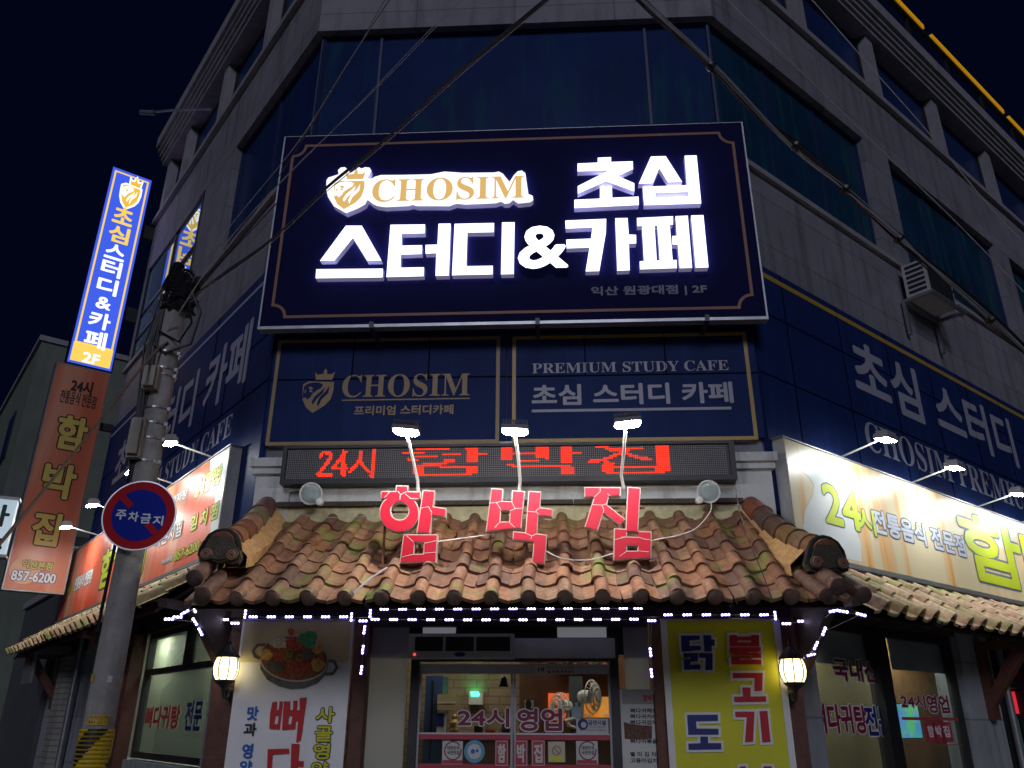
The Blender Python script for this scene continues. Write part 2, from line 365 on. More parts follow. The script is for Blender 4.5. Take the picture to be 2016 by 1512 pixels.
g = MB(); g.add([(x, y, z) for z in (.004, .13) for x, y in ((-14, 4.1), (14, 4.1), (14, 8.5), (-14, 8.5))], [(0, 1, 5, 4), (1, 2, 6, 5), (2, 3, 7, 6), (3, 0, 4, 7), (4, 5, 6, 7), (3, 2, 1, 0)])  # slab out of view, added to bounce light up under the canopy
g.build('bounce_pavement', panelled('paving_blocks', (.34, .33, .32), .3, .3, line=.6, mort=.01), kind='structure', label='unseen pale paving with a kerb, added to bounce light up to the banners', cat='bounce_pavement')

# ------------------------------------------------------------------ the corner building
B = thing('corner_building', (0, 8.5, 0), 'grey corner building with blue glass bands, its chamfered front hung with signs', 'building')
LE, RE = 7.12, 13.0            # where the upper side walls end
def ring(mb, z0, z1, d, th=.25, le=LE, re=RE, mi=0, parts='LCR'):
    """a band of wall round the three facades, front face at d"""
    t = lambda ang: d*math.tan(ang/2)
    angL, angR = math.radians(180-37.75-90+0)-0, 0
    # outer corner points of the offset band
    def corner(P1, P2):
        n1, n2 = P1.n[:2], P2.n[:2]; o1 = P1.o[:2]; A = np.array([n1, n2])
        return lambda dd: np.linalg.solve(A, np.array([n1 @ P1.o[:2]+dd, n2 @ P2.o[:2]+dd]))
    cl, cr = corner(Lf, C), corner(C, Rt)
    def q(dd): return [Lf.w(le, 0, dd)[:2], cl(dd), cr(dd), Rt.w(re, 0, dd)[:2]]
    o, i = q(d), q(d-th)
    ua = [-le, 0, 4.55, 4.55+re]
    for k, nm in enumerate('LCR'):
        if nm not in parts: continue
        P = [o[k], o[k+1], i[k+1], i[k]]
        pts = [(*p, z) for z in (z0, z1) for p in P]; uv = [(ua[k], z0), (ua[k+1], z0), (ua[k+1], z0), (ua[k], z0), (ua[k], z1), (ua[k+1], z1), (ua[k+1], z1), (ua[k], z1)]
        mb.add(pts, [(0, 1, 5, 4), (1, 2, 6, 5), (2, 3, 7, 6), (3, 0, 4, 7), (4, 5, 6, 7), (3, 2, 1, 0)], mi, uv)
wl = MB()
ring(wl, 5.85, 7.08, 0); ring(wl, 9.04, 10.1, 0); ring(wl, 11.9, 12.05, 0)
ring(wl, 3.3, 5.85, -.03)
# piers between upper windows
for s0, s1 in ((3.28, 3.98), (7.5, 8.1)): wl.box(Rt, s0, s1, 7.08, 9.04, -.25, -.003)
for s0, s1 in ((2.62, 3.9), (6.85, LE)): wl.box(Lf, s0, s1, 7.08, 9.04, -.25, -.003)
wl.build('wall', m_conc, B)
sl = MB()
ring(sl, 10.1, 10.2, .07, .3); ring(sl, 7.08, 7.15, .05, .3)
sl.build('sill', m_conc2, B)
cn = MB()
for i, (z0, z1, d) in enumerate(((11.42, 11.5, .10), (11.5, 11.58, .14), (11.58, 11.66, .18), (11.66, 11.74, .22), (11.74, 11.98, .27))): ring(cn, z0, z1, d, .35)
cn.build('cornice', m_conc2, B)
pr = MB(); ring(pr, 11.98, 12.3, -.25, .25); pr.build('parapet', m_conc2, B)
rf = MB(); rf.add([(*Lf.w(LE, 0, -.2)[:2], 12.0), (*Lf.w(0, 0, -.2)[:2], 12.0), (*Rt.w(0, 0, -.2)[:2], 12.0), (*Rt.w(RE, 0, -.2)[:2], 12.0), (*(Rt.w(RE, 0, -8)[:2]), 12.0), (*(Lf.w(LE, 0, -8)[:2]), 12.0)], [(0, 1, 2, 3, 4, 5)])
rf.build('roof', m_conc2, B)
ew = MB()
ew.box(Lf, LE-.25, LE, 0, 12.0, -9, -.26); ew.box(Rt, RE-.25, RE, 0, 12.0, -9, -.26)
ew.build('end_wall', m_conc2, B)
def window(P, s0, s1, z0, z1, mglass, d=-.12, fr=.05, mull=(), trans=(), fmat=m_frame, nm='window'):
    f = MB(); e = .002
    f.box(P, s0, s1, z0, z0+fr, d-.04, d+.03); f.box(P, s0, s1, z1-fr, z1, d-.04, d+.03)
    f.box(P, s0, s0+fr, z0+fr, z1-fr, d-.04, d+.03); f.box(P, s1-fr, s1, z0+fr, z1-fr, d-.04, d+.03)
    for x in mull: f.box(P, x-fr/2, x+fr/2, z0+fr, z1-fr, d-.035, d+.02)
    for z in trans: f.box(P, s0+fr, s1-fr, z-fr/2, z+fr/2, d-.03, d+.025)
    fo = f.build(nm, fmat, B)
    gl = MB(); gl.box(P, s0+fr*.5, s1-fr*.5, z0+fr*.5, z1-fr*.5, d-.012, d-.004); gl.build('pane', mglass, fo); return fo
# second floor glazing: one band wraps the chamfer
window(C, AL+.03, AR-.03, 7.15, 9.04, m_glassdark, fr=.03, mull=(-1.55, 1.5), fmat=m_glframe)
window(Rt, .03, 3.28, 7.15, 9.04, m_glassteal, fr=.03, mull=(1.1, 2.2), fmat=m_glframe)
window(Rt, 3.98, 7.5, 7.15, 9.04, m_glassteal, fr=.035, mull=(5.2, 6.35), fmat=m_glframe)
window(Rt, 8.1, 12.7, 7.15, 9.04, m_glassteal, fr=.035, mull=(9.3, 10.5), fmat=m_glframe)
window(Lf, .03, 2.62, 7.15, 9.04, m_glassdark, fr=.03, mull=(1.3,), fmat=m_glframe)
window(Lf, 3.9, 6.85, 7.10, 9.04, m_mirror, d=-.02, fr=.05, trans=(7.62, 8.1), mull=(5.3,), fmat=m_black)
# third floor
for s0, s1 in ((.15, 2.0), (2.22, 4.05), (4.25, 6.2), (6.4, 8.3), (8.5, 10.5), (10.7, 12.8)): window(Rt, s0, s1, 10.2, 11.5, m_glassdark, d=-.14, fr=.045)
for s0, s1 in ((.1, 1.85), (2.05, 3.75), (3.95, 5.65), (5.85, 6.85)): window(Lf, s0, s1, 10.2, 11.5, m_glassdark, d=-.14, fr=.045)
window(C, AL+.1, AR-.1, 10.2, 11.5, m_glassdark, d=-.14, fr=.045, mull=(-.8, .8))
for P, s in [(Rt, x) for x in (.1, 2.11, 4.15, 6.3, 8.4, 10.6)]+[(Lf, x) for x in (.06, 1.95, 3.85, 5.75, 6.9)]:
    mu = MB(); mu.box(P, s-.1, s+.1, 10.2, 11.45, -.13, .02); mu.build('pilaster', m_conc2, B)
# plaster wall over the canopy, corner pilasters with capitals
pw = MB(); pw.box(C, AL+.3, AR-.3, 2.95, 3.96, -.2, .02)
pw.build('plaster_wall', m_plaster, B)
for nm, P, s0, s1 in (('pilaster', C, AL-.02, AL+.3), ('pilaster', C, AR-.3, AR+.02)):
    p = MB(); p.box(P, s0, s1, 2.3, 3.66, -.2, .05); p.box(P, s0-.03, s1+.03, 3.66, 3.72, -.2, .09); p.box(P, s0-.05, s1+.05, 3.72, 3.8, -.2, .12); p.build(nm, m_plaster, B)
# ground floor: stone piers
for P, s0, s1, z1 in ((C, AL-.01, AL+.06, 2.95), (Lf, .0, .57, 2.95), (Rt, .0, .36, 2.95), (Rt, 3.12, 3.85, 2.95), (Lf, 5.2, 5.8, 2.95)):
    p = MB(); p.box(P, s0, s1, 0, z1, -.3, -.01 if P is C else 0.0); p.build('stone_pier', m_stone, B)
# wall strips over the ground-floor openings
hd = MB(); hd.box(C, AL+.06, AR-.06, 2.52, 2.95, -.2, -.02); hd.box(Lf, .57, 7.9, 2.5, 3.3, -.25, -.02); hd.box(Rt, .36, 3.12, 2.46, 3.3, -.25, -.02); hd.box(Rt, 3.85, 12, 2.46, 3.3, -.25, -.02)
hd.build('lintel', m_woodd, B)
for P, s0, s1, z1 in ((Lf, .57, 5.2, 1.22), (Rt, .36, 3.12, .9), (Lf, 5.8, 8.0, 2.5)): lo = MB(); lo.box(P, s0, s1, 0, z1, -.2, -.01); lo.build('lower_wall', m_stone, B)

# ------------------------------------------------------------------ emblem: crowned shield with a lion's profile
def emblem(P, ll, ur, d, parent, m1, m2, name='emblem', outline=None):
    a0, z0 = P.px(*ll, d); a1, z1 = P.px(*ur, d)
    f = lambda pts: [(a0+(a1-a0)*(x-348)/278, z0+(z1-z0)*(714-y)/346) for x, y in pts]
    sh = [(350, 490), (395, 468), (460, 470), (545, 474), (622, 475), (625, 540), (605, 610), (560, 658), (460, 713), (395, 668), (360, 610), (352, 550)]
    cr = [(446, 393), (466, 416), (518, 411), (523, 390), (537, 368), (552, 388), (552, 411), (598, 413), (624, 393), (606, 458), (458, 456)]
    hd = [(362, 505), (400, 484), (450, 477), (500, 482), (528, 496), (515, 520), (470, 545), (440, 566), (428, 590), (400, 612), (385, 592), (362, 600), (358, 560)]
    s1 = [(545, 515), (535, 560), (485, 605), (455, 650), (440, 630), (468, 585), (515, 548)]
    s2 = [(585, 505), (582, 560), (525, 612), (503, 668), (490, 640), (510, 592), (556, 550)]
    dt = [[(398, 512), (432, 514), (444, 530), (424, 537), (448, 556), (412, 550), (420, 535)], [(372, 540), (384, 534), (382, 556), (370, 562)]]
    b = MB()
    if outline:
        b.prism(P, [offset_loop(f(sh), .035)], d-.004, d-.003, 2); b.prism(P, [offset_loop(f(cr), .03)], d-.0045, d-.0035, 2)
    b.prism(P, [f(sh)], d-.002, d, 0); b.prism(P, [f(cr)], d-.002, d, 0)
    for q in (hd, s1, s2): b.prism(P, [f(q)], d, d+.002, 1)
    for q in dt: b.prism(P, [f(q)], d+.002, d+.004, 0)
    return b.build(name, [m1, m2]+([outline] if outline else []), parent)
def frame_lines(mb, P, a0, a1, z0, z1, wd, d, mi=0, gaps=()):
    mb.ribbon(P, rect(a0, a1, z0, z1), wd, d, mi, True)

# ------------------------------------------------------------------ navy sign panels that clad the first-floor wall
def seams(mb, P, av, zh, a0, a1, z0, z1, d):
    for a in av: mb.box(P, a-.006, a+.006, z0, z1, d-.001, d+.004)
    for z in zh: mb.box(P, a0, a1, z-.006, z+.006, d-.001, d+.0035)
zc0, zc1 = 3.96, 5.85
mid = C.px(997, 770, .03)[0]
for nm, a0, a1, lab in (('navy_sign_panel', AL-.01, mid-.004, 'navy wall panel with gold lion crest below the left half of the big lit sign'),
                        ('navy_sign_panel', mid+.004, AR+.01, 'navy wall panel reading PREMIUM STUDY CAFE in grey below the big lit sign')):
    b = MB(); b.box(C, a0, a1, zc0, zc1, -.025, .03)
    p = b.build(nm, m_navy, None, lab, 'sign panel', 'navy panels under the lit sign')
    left = a0 < -1
    q = MB()
    if left:
        z0, z1 = C.px(760, 871, .034)[1], C.px(760, 669, .034)[1]; frame_lines(q, C, C.px(524, 872, .034)[0]+.01, C.px(980, 760, .034)[0], z0, z1, .034, .034)
        q.build('border_line', m_goldd, p)
        t = MB(); t.ptext(C, '𝐂𝐇𝐎𝐒𝐈𝐌', (672, 783), (925.5, 734), .034); t.build('lettering', m_goldd, p); a, z = C.px(673, 788, .034); a2 = C.px(925, 786, .034)[0]; t = MB(); t.box(C, a, a2, z-.006, z+.006, .03, .034); t.build('underline', m_goldd, p); t = MB()
        t.ptext(C, '프리미엄 스터디카페', (696, 818), (893, 796), .034, .003); t.build('lettering', m_goldd, p)
        emblem(C, (590, 813.5), (661, 725), .034, p, m_goldd, m_navy)
        s = MB(); seams(s, C, [C.px(u, 745, .03)[0] for u in (692, 843)], [], a0, a1, C.px(760, 745, .03)[1], zc1, .03); seams(s, C, [], [C.px(760, 745, .03)[1], 5.05], a0, a1, zc0, zc1, .03); s.build('seam', m_seam, p)
    else:
        z0, z1 = C.px(1240, 865, .034)[1], C.px(1240, 661, .034)[1]; frame_lines(q, C, C.px(1012, 760, .034)[0], C.px(1477, 760, .034)[0], z0, z1, .034, .034)
        q.build('border_line', m_gold, p)
        t = MB(); t.ptext(C, '𝐏𝐑𝐄𝐌𝐈𝐔𝐌 𝐒𝐓𝐔𝐃𝐘 𝐂𝐀𝐅𝐄', (1047.5, 735.5), (1433, 708.5), .034); t.build('lettering', m_grey, p); t = MB(); t.ptext(C, '초심 스터디 카페', (1047, 799), (1440.7, 751), .034, .016)
        a, z = C.px(1047, 809, .034); a2 = C.px(1440, 805, .034)[0]; t.box(C, a, a2, z-.013, z+.013, .03, .034); t.build('lettering', m_grey, p)
        s = MB(); seams(s, C, [C.px(u, 740, .03)[0] for u in (1153, 1312)], [], a0, a1, C.px(1240, 738, .03)[1], zc1, .03); seams(s, C, [], [C.px(1240, 738, .03)[1], 5.05], a0, a1, zc0, zc1, .03); s.build('seam', m_seam, p)
# right-hand wall panel
b = MB(); b.box(Rt, .035, RE-.02, 3.3, 5.85, -.028, .03)
p = b.build('navy_sign_panel', m_navy, None, 'long navy wall panel with a gold top line above the amber shop sign', 'sign panel')
q = MB(); q.box(Rt, .035, RE-.1, 5.72, 5.775, .03, .034); q.build('border_line', m_gold, p)
t = MB(); t.ptext(Rt, '초심 스터디', (1689, 777), (1985, 826), .034, .022); t.build('lettering', m_grey, p); t = MB(); t.ptext(Rt, '𝐂𝐇𝐎𝐒𝐈𝐌 𝐏𝐑𝐄𝐌𝐈𝐔𝐌', (1709, 886), (2034, 968), .034); t.build('lettering', m_grey, p)
s = MB(); seams(s, Rt, [.6+1.05*k for k in range(11)], [4.62, 5.3], .035, RE-.02, 3.3, 5.85, .03); s.build('seam', m_seam, p)
# left-hand wall panel
b = MB(); b.box(Lf, .035, LE-.02, 3.3, 6.06, -.028, .03)
p = b.build('navy_sign_panel', m_navy, None, 'glossy navy wall panel with pale lettering behind the utility pole', 'sign panel')
a0, z0 = Lf.px(220, 952, .034); a1, z1 = Lf.px(501, 622, .034); zb = Lf.px(484, 749, .034)[1]
t = MB(); t.text(Lf, '초심 스터디 카페', a0, zb, a1, z1, .034, .02); t.build('lettering', m_grey, p); t = MB()
a1, z1 = Lf.px(460, 811, .034); a0, zb = Lf.px(312, 955, .034); zb = Lf.px(453, 857, .034)[1]
t.text(Lf, '𝐏𝐑𝐄𝐌𝐈𝐔𝐌 𝐒𝐓𝐔𝐃𝐘 𝐂𝐀𝐅𝐄', a1+(a0-a1)*1.72, zb, a1, z1, .034); t.build('lettering', m_grey, p)
s = MB(); seams(s, Lf, [1.95, 3.8], [], .035, LE-.02, 3.3, 6.06, .03); seams(s, Lf, [.72, 1.35], [], .035, LE, 4.63, 5.18, .03); seams(s, Lf, [], [4.63, 5.18], .035, LE-.02, 3.3, 6.06, .03)
q = MB(); q.box(Lf, .035, LE-.1, 5.9, 5.94, .03, .034); q.build('border_line', m_grey, p)
s.build('seam', m_seam, p)

# ------------------------------------------------------------------ big lit sign
DS = .30
zA = lambda x, y: (500+x/3.36, 230+y/3.36)
zB = lambda x, y: (1000+x/3.5164, 230+y/3.5164)
b = MB(); b.box(C, -2.37, 2.34, 5.03, 7.25, DS-.08, DS)
big = b.build('lit_sign', m_navy2, None, 'huge navy sign board with glowing white Korean letters on the chamfered front', 'sign')
f = MB(); f.box(C, -2.385, 2.355, 5.0, 5.03, DS-.085, DS+.012); f.box(C, -2.385, 2.355, 7.25, 7.256, DS-.083, DS+.008); f.box(C, -2.385, -2.37, 5.03, 7.25, DS-.083, DS+.008); f.box(C, 2.34, 2.355, 5.03, 7.25, DS-.083, DS+.008)
f.build('frame', m_steel, big)
l, r_, bt, tp, rr = -2.27, 2.235, 5.13, 7.13, .13
path = []
for cx, cy, t0 in ((l, bt, 90), (r_, bt, 180), (r_, tp, 270), (l, tp, 360)):
    path += [(cx+rr*math.cos(math.radians(t0-90*i/6)), cy+rr*math.sin(math.radians(t0-90*i/6))) for i in range(7)]
q = MB(); q.ribbon(C, path, .028, DS+.004, 0, True); q.build('border_line', m_orange, big)
for k in range(3):
    q = MB(); a = -1.3+k*1.55; q.box(C, a-.02, a+.02, 4.985, 5.05, .02, DS+.03); q.build('bracket', m_dark, big)
LET = [
 ('스', [[(608, 720), (713, 720), (843, 950), (750, 952), (655, 800), (533, 950), (437, 952)], [(412, 1008), (853, 1004), (850, 1062), (408, 1068)]], zA),
 ('터', [[(903, 714), (1132, 712), (1130, 770), (978, 774), (975, 852), (1112, 849), (1110, 907), (972, 912), (968, 998), (1125, 995), (1122, 1054), (876, 1060)],
        [(1221, 707), (1301, 706), (1289, 1050), (1201, 1052), (1206, 902), (1135, 905), (1135, 847), (1214, 845)]], zA),
 ('디', [[(1327, 708), (1588, 702), (1586, 763), (1412, 766), (1404, 988), (1580, 985), (1578, 1042), (1310, 1048)], [(1641, 698), (1724, 697), (1718, 1040), (1634, 1042)]], zA),
 ('카', [[(397, 718), (680, 706), (678, 800), (632, 1068), (538, 1070), (565, 905), (407, 911), (404, 850), (575, 843), (585, 765), (400, 774)],
        [(743, 702), (828, 700), (836, 815), (887, 817), (888, 876), (837, 878), (843, 1062), (757, 1066)]], zB),
 ('페', [([(893, 700), (1143, 688), (1143, 745), (1120, 748), (1140, 992), (1167, 990), (1170, 1047), (915, 1056), (912, 1000), (942, 998), (928, 755), (897, 757)], [(1015, 754), (1034, 753), (1052, 994), (1030, 995)]),
        [(1160, 688), (1245, 684), (1275, 1045), (1190, 1048), (1176, 885), (1140, 884), (1137, 825), (1170, 824)], [(1268, 683), (1353, 680), (1388, 1042), (1300, 1045)]], zB),
 ('초', [[(622, 283), (714, 279), (714, 312), (864, 308), (866, 362), (760, 410), (875, 460), (875, 516), (680, 446), (484, 532), (483, 480), (700, 370), (482, 378), (482, 323), (622, 317)],
        [(637, 480), (719, 478), (722, 560), (904, 552), (906, 610), (460, 632), (460, 574), (638, 566)]], zB),
 ('심', [[(990, 275), (1092, 272), (1206, 450), (1108, 454), (1047, 355), (1003, 460), (905, 464)], ([(1223, 269), (1306, 267), (1338, 600), (943, 612), (933, 484), (1240, 473)], [(1020, 528), (1246, 520), (1249, 550), (1020, 558)])], zB)]
DF = DS+.105
for ch, polys, Z in LET:
    mb = MB()
    for po in polys:
        loops = po if isinstance(po, tuple) else (po,)
        mb.ppoly(C, [[Z(*q) for q in lp] for lp in loops], DS+.035, DF, 0, 1)
    cl_ = mb.build('channel_letter', [m_letter, m_letterside], big); mb = MB()
    for po in polys:
        loops = po if isinstance(po, tuple) else (po,)
        mb.prism(C, [offset_loop([C.px(*Z(*q), DS+.034) for q in lp], -.012 if i == 0 else .012) for i, lp in enumerate(loops)], DS+.030, DS+.034)
    mb.build('added_halo_plate', m_halo, cl_)  # glowing plate added behind the letter to cast a halo on the board
mb = MB(); v, fc, _ = glyphs('&')
mb.ptext(C, '&', zB(68, 1055), zB(412, 748), DF+.002, .03)
mb.build('channel_letter', [m_letter], big)
mb = MB()
for k in range(5): mb.ptext(C, '&', zB(68, 1055), zB(412, 748), DS+.02+k*.02, .029)
mb.build('letter_return', m_letterside, big)
# glowing logo with its crest
blob = [(480, 420), (492, 402), (560, 380), (556, 352), (575, 335), (602, 333), (622, 350), (640, 372), (680, 345), (694, 333), (712, 342), (735, 333), (765, 336), (777, 357), (765, 385), (750, 404), (772, 412), (800, 396), (840, 385), (985, 384), (1170, 380), (1260, 362), (1380, 370), (1590, 368), (1620, 362), (1645, 375), (1690, 430), (1720, 385), (1745, 360), (1772, 355), (1795, 372), (1815, 510), (1843, 522), (1848, 550), (1830, 565), (1770, 572), (1745, 573), (1715, 550), (1690, 572), (1660, 576), (1635, 561), (1600, 572), (1500, 577), (1400, 581), (1340, 575), (1290, 592), (1200, 591), (1080, 591), (1050, 583), (1020, 591), (870, 598), (815, 590), (785, 575), (752, 549), (735, 580), (690, 605), (610, 638), (530, 592), (490, 530), (478, 480)]
mb = MB(); mb.ppoly(C, [[zA(*q) for q in blob]], DS+.035, DF, 0, 1); lg = mb.build('logo', [m_logoface, m_letterside], big)
mb = MB(); mb.prism(C, [offset_loop([C.px(*zA(*q), DS+.034) for q in blob], -.015)], DS+.03, DS+.034); mb.build('added_halo_plate', m_halo, lg)  # same added halo plate behind the logo
mb = MB(); mb.ptext(C, '𝐂𝐇𝐎𝐒𝐈𝐌', zA(776, 566), zA(1790, 386), DF+.006); mb.build('lettering', m_logo_gold, lg)
emblem(C, zA(512, 614), zA(742, 342), DF+.006, lg, m_logo_gold, m_logoface)
t = MB(); t.ptext(C, '익산 원광대점 | 2F', (1164, 585), (1391, 559), DS+.004, .006); t.build('small_lettering', m_dimgrey, big)

# ------------------------------------------------------------------ red LED message board
DL = .16
za0, zz0 = C.px(557, 951, DL); za1, zz1 = C.px(1442, 875, DL); zz0, zz1 = 3.55, 3.88
za0, za1 = C.px(557, 915, DL)[0], C.px(1446, 908, DL)[0]
b = MB(); b.box(C, za0, za1, zz0, zz1, .021, DL-.012); led = b.build('led_message_board', m_redled_body, None, 'long dot matrix board scrolling red Korean letters over the tiled canopy', 'message board')
f = MB(); fw = .028
f.box(C, za0-.01, za1+.01, zz0-.012, zz0+fw, .03, DL+.01); f.box(C, za0-.01, za1+.01, zz1-fw*.5, zz1+.01, .03, DL+.01); f.box(C, za0-.01, za0+fw, zz0+fw, zz1-fw*.5, .03, DL+.01); f.box(C, za1-fw*1.3, za1+.01, zz0+fw, zz1-fw*.5, .03, DL+.01)
f.build('frame', m_black, led)
z5 = lambda x, y: (540+x/3.7808, 820+y/3.7808)
Z6 = 1739.2
ST = []                                         # lit strokes in board picture units: (points, thickness) or rectangles
def line(*p, t=26): ST.append(('l', p, t))
def blk(x0, y0, x1, y1): ST.append(('r', (x0, y0, x1, y1)))
line((338, 300), (362, 264), (405, 264), (421, 292), (398, 335), (330, 425)); line((322, 432), (420, 432), t=20)
line((528, 265), (440, 375)); line((435, 380), (545, 380), t=18); line((518, 262), (512, 432), t=32)
line((640, 262), (632, 330), (562, 412)); line((638, 335), (698, 410)); line((742, 240), (726, 440), t=38)
blk(1045, 236, 1300, 248); blk(950, 268, 1385, 280); blk(1045, 294, 1300, 306); blk(990, 310, 1080, 336); blk(1255, 310, 1340, 336); blk(1050, 338, 1290, 350)
blk(1425, 226, 1520, 345); blk(1520, 275, 1588, 288); blk(1060, 362, 1515, 376); blk(1030, 376, 1115, 422); blk(1425, 376, 1515, 416); blk(1075, 422, 1470, 436)
blk(1688, 226, 1770, 325); blk(Z6+208, 226, Z6+304, 312); blk(1770, 270, Z6+300, 284); blk(1700, 316, Z6+240, 328); blk(Z6+388, 218, Z6+478, 345); blk(Z6+478, 267, Z6+552, 280); blk(1735, 356, Z6+470, 370); blk(Z6+388, 370, Z6+490, 428)
blk(Z6+652, 224, Z6+1012, 238); blk(Z6+745, 242, Z6+905, 262); line((Z6+850, 264), (Z6+720, 318), (Z6+610, 332), t=24); line((Z6+860, 264), (Z6+960, 300), (Z6+1062, 320), t=24)
blk(Z6+1098, 210, Z6+1202, 345); blk(Z6+705, 334, Z6+792, 410); blk(Z6+792, 366, Z6+1110, 380); blk(Z6+1100, 345, Z6+1208, 410); blk(Z6+735, 410, Z6+1165, 424)
def lit(x, y):
    for k in ST:
        if k[0] == 'r':
            if k[1][0] <= x <= k[1][2] and k[1][1] <= y <= k[1][3]: return True
        else:
            for (x0, y0), (x1, y1) in zip(k[1], k[1][1:]):
                dx, dy = x1-x0, y1-y0; t = max(0, min(1, ((x-x0)*dx+(y-y0)*dy)/(dx*dx+dy*dy)))
                if math.hypot(x-x0-t*dx, y-y0-t*dy) < k[2]/2: return True
    return False
NR = 16; pz0, pz1 = zz0+.045, zz1-.03; pitch = (pz1-pz0)/(NR-1); NC = int((za1-za0-.09)/pitch)
on = MB(); off = MB()
inv = {}
def board_uv(a, z):
    p = C.w(a, z, DL)-EYE; u = 1008+FPX*(p @ CR)/(p @ FW); v = 756-FPX*(p @ CU)/(p @ FW); return (u-540)*3.7808, (v-820)*3.7808
for i in range(NC):
    for j in range(NR):
        a = za0+.04+i*pitch; z = pz0+j*pitch; x, y = board_uv(a, z); L_ = lit(x, y); h = pitch*(.36 if L_ else .2)
        (on if L_ else off).add([C.w(a+sx*h, z+sz*h, DL-.008) for sx, sz in ((-1, -1), (1, -1), (1, 1), (-1, 1))], [(0, 1, 2, 3)])
on.build('lit_diodes', m_redled, led, norm=False); off.build('unlit_diodes', m_dot, led, norm=False)

# ------------------------------------------------------------------ projecting vertical signs at the far end of the left wall
SV = 7.05
V = Plane((PL+Lf.d*SV)[:2], math.atan2(Lf.n[1], Lf.n[0]), (-Lf.d[0], -Lf.d[1]))
m_vblue = mat('lit_blue_face', (.02, .05, .4), .3, var=0, emit=S(62, 92, 222), es=1.05)
m_vyel = mat('lit_yellow_face', (.5, .4, .08), .3, var=0, emit=S(248, 206, 92), es=1.0)
m_vwhite = mat('lit_white_face', (.7, .7, .7), .3, var=0, emit=S(250, 253, 255), es=1.15)
m_vgold = mat('lit_gold_face', (.5, .36, .05), .3, var=0, emit=S(236, 186, 60), es=1.0)
A0, A1, Z0, Z1 = .235, .91, 7.05, 10.96
b = MB(); b.box(V, A0-.02, A1+.02, Z0-.02, Z1+.02, -.18, -.004); bs = b.build('blue_vertical_sign', m_navy2, None, 'glowing blue vertical sign with white and yellow Korean letters above the orange one', 'sign')
for d, sg in ((0, 1), (-.184, -1)):
    if sg == 1: PV = V
    else:
        PV = Plane((PL+Lf.d*(SV+.184))[:2], math.atan2(-Lf.n[1], -Lf.n[0]), (Lf.d[0], Lf.d[1]))
    f = (lambda a: a) if sg == 1 else (lambda a: -a)
    X0, X1 = min(f(A0), f(A1)), max(f(A0), f(A1))
    q = MB(); q.box(PV, X0, X1, Z0, Z1, -.003, .002); q.build('lit_face', m_vblue, bs)
    q = MB(); q.box(PV, X0+.03, X1-.03, Z0+.04, Z0+.38, .002, .006); q.ribbon(PV, rect(X0+.055, X1-.055, Z0+.38, Z1-.07), .03, .006, 0, True); q.build('border_line', m_vyel, bs)
    e0, e1 = (X1, X0) if sg == 1 else (X0, X1)                # left and right ends as read
    am = (e0+e1)/2
    zz = lambda y: V.px(264+(173-264)*(y-343)/(720-343), y, .006)[1]
    def col(ch, y0, y1, wd, m, bold): 
        t = MB(); s_ = 1 if e1 > e0 else -1; t.text(PV, ch, am-s_*wd/2, zz(y1), am+s_*wd/2, zz(y0), .007, bold, 0); t.build('lettering', m, bs)
    for ch, y0, y1, m, wd in (('초', 409, 442, m_vyel, .34), ('심', 446, 478, m_vyel, .34), ('스', 482, 511, m_vwhite, .33), ('터', 513, 544, m_vwhite, .33), ('디', 548, 579, m_vwhite, .33), ('&', 585, 608, m_vwhite, .24), ('카', 615, 647, m_vwhite, .34), ('페', 651, 685, m_vwhite, .34), ('2F', 695, 715, m_vwhite, .26)):
        col(ch, y0, y1, wd, m, .018)
    if sg == 1:
        emblem(PV, (233, 404), (281, 356), .008, bs, m_vgold, m_vwhite, outline=m_vwhite)
for z in (8.2, 9.9):
    q = MB(); q.box(V, 0, A0-.02, z-.13, z+.13, -.15, -.05); q.build('bracket', m_dark, bs)
# orange sign below
m_or = streak_mat('orange_print', (.50, .12, .06, 1), (.56, .18, .10, 1), (.60, .28, .18, 1), 1.6, .15)
m_choc = mat('dark_brown_print', (.03, .012, .01), .5, var=.05)
m_lemon = mat('pale_yellow_print', (.56, .44, .10), .5, var=.06)
O0, O1, OZ0, OZ1 = .245, 1.035, 3.38, 6.99
b = MB(); b.box(V, O0-.02, O1+.02, OZ0-.02, OZ1+.03, -.22, -.004); osg = b.build('orange_vertical_sign', m_steel, None, 'orange vertical restaurant sign with yellow brushed letters under the blue one', 'sign')
q = MB(); q.box(V, O0, O1, OZ0, OZ1, -.003, .002); q.build('sign_face', m_or, osg)
c2 = lambda x, y: (x/3.0236, 700+y/3.0236)
def osc(body, ll, ur, m, bold, out=None, grow=.02, slant=0):
    if out: t = MB(); t.ptext(V, body, c2(*ll), c2(*ur), .0045, bold, 0, slant, grow); t.build('letter_outline', out, osg)
    t = MB(); t.ptext(V, body, c2(*ll), c2(*ur), .007, bold, 0, slant); t.build('lettering', m, osg)
q = MB(); a, z = V.px(*c2(150, 1270), .003); q.prism(V, [circ(a, z-.02, .2)], .002, .0035); q.build('pale_disc', mat('pale_orange_print', (.62, .34, .20), .5, var=.05), osg)
osc('24시', (415, 212), (560, 160), m_choc, .008); osc('전통음식 전문점', (350, 275), (580, 245), m_choc, .002)
osc('함', (312, 545), (540, 380), m_lemon, .03, m_choc); osc('박', (228, 835), (472, 660), m_lemon, .03, m_choc); osc('집', (168, 1120), (378, 945), m_lemon, .03, m_choc)
osc('익산본점', (127, 1265), (318, 1232), m_lemon, .008, m_choc, .01); osc('857-6200', (60, 1335), (338, 1300), m_outline, .01, m_textnavy, .012)
for z in (4.2, 6.1):
    q = MB(); q.box(V, 0, O0-.02, z-.06, z+.06, -.15, -.07); q.build('bracket', m_dark, osg)

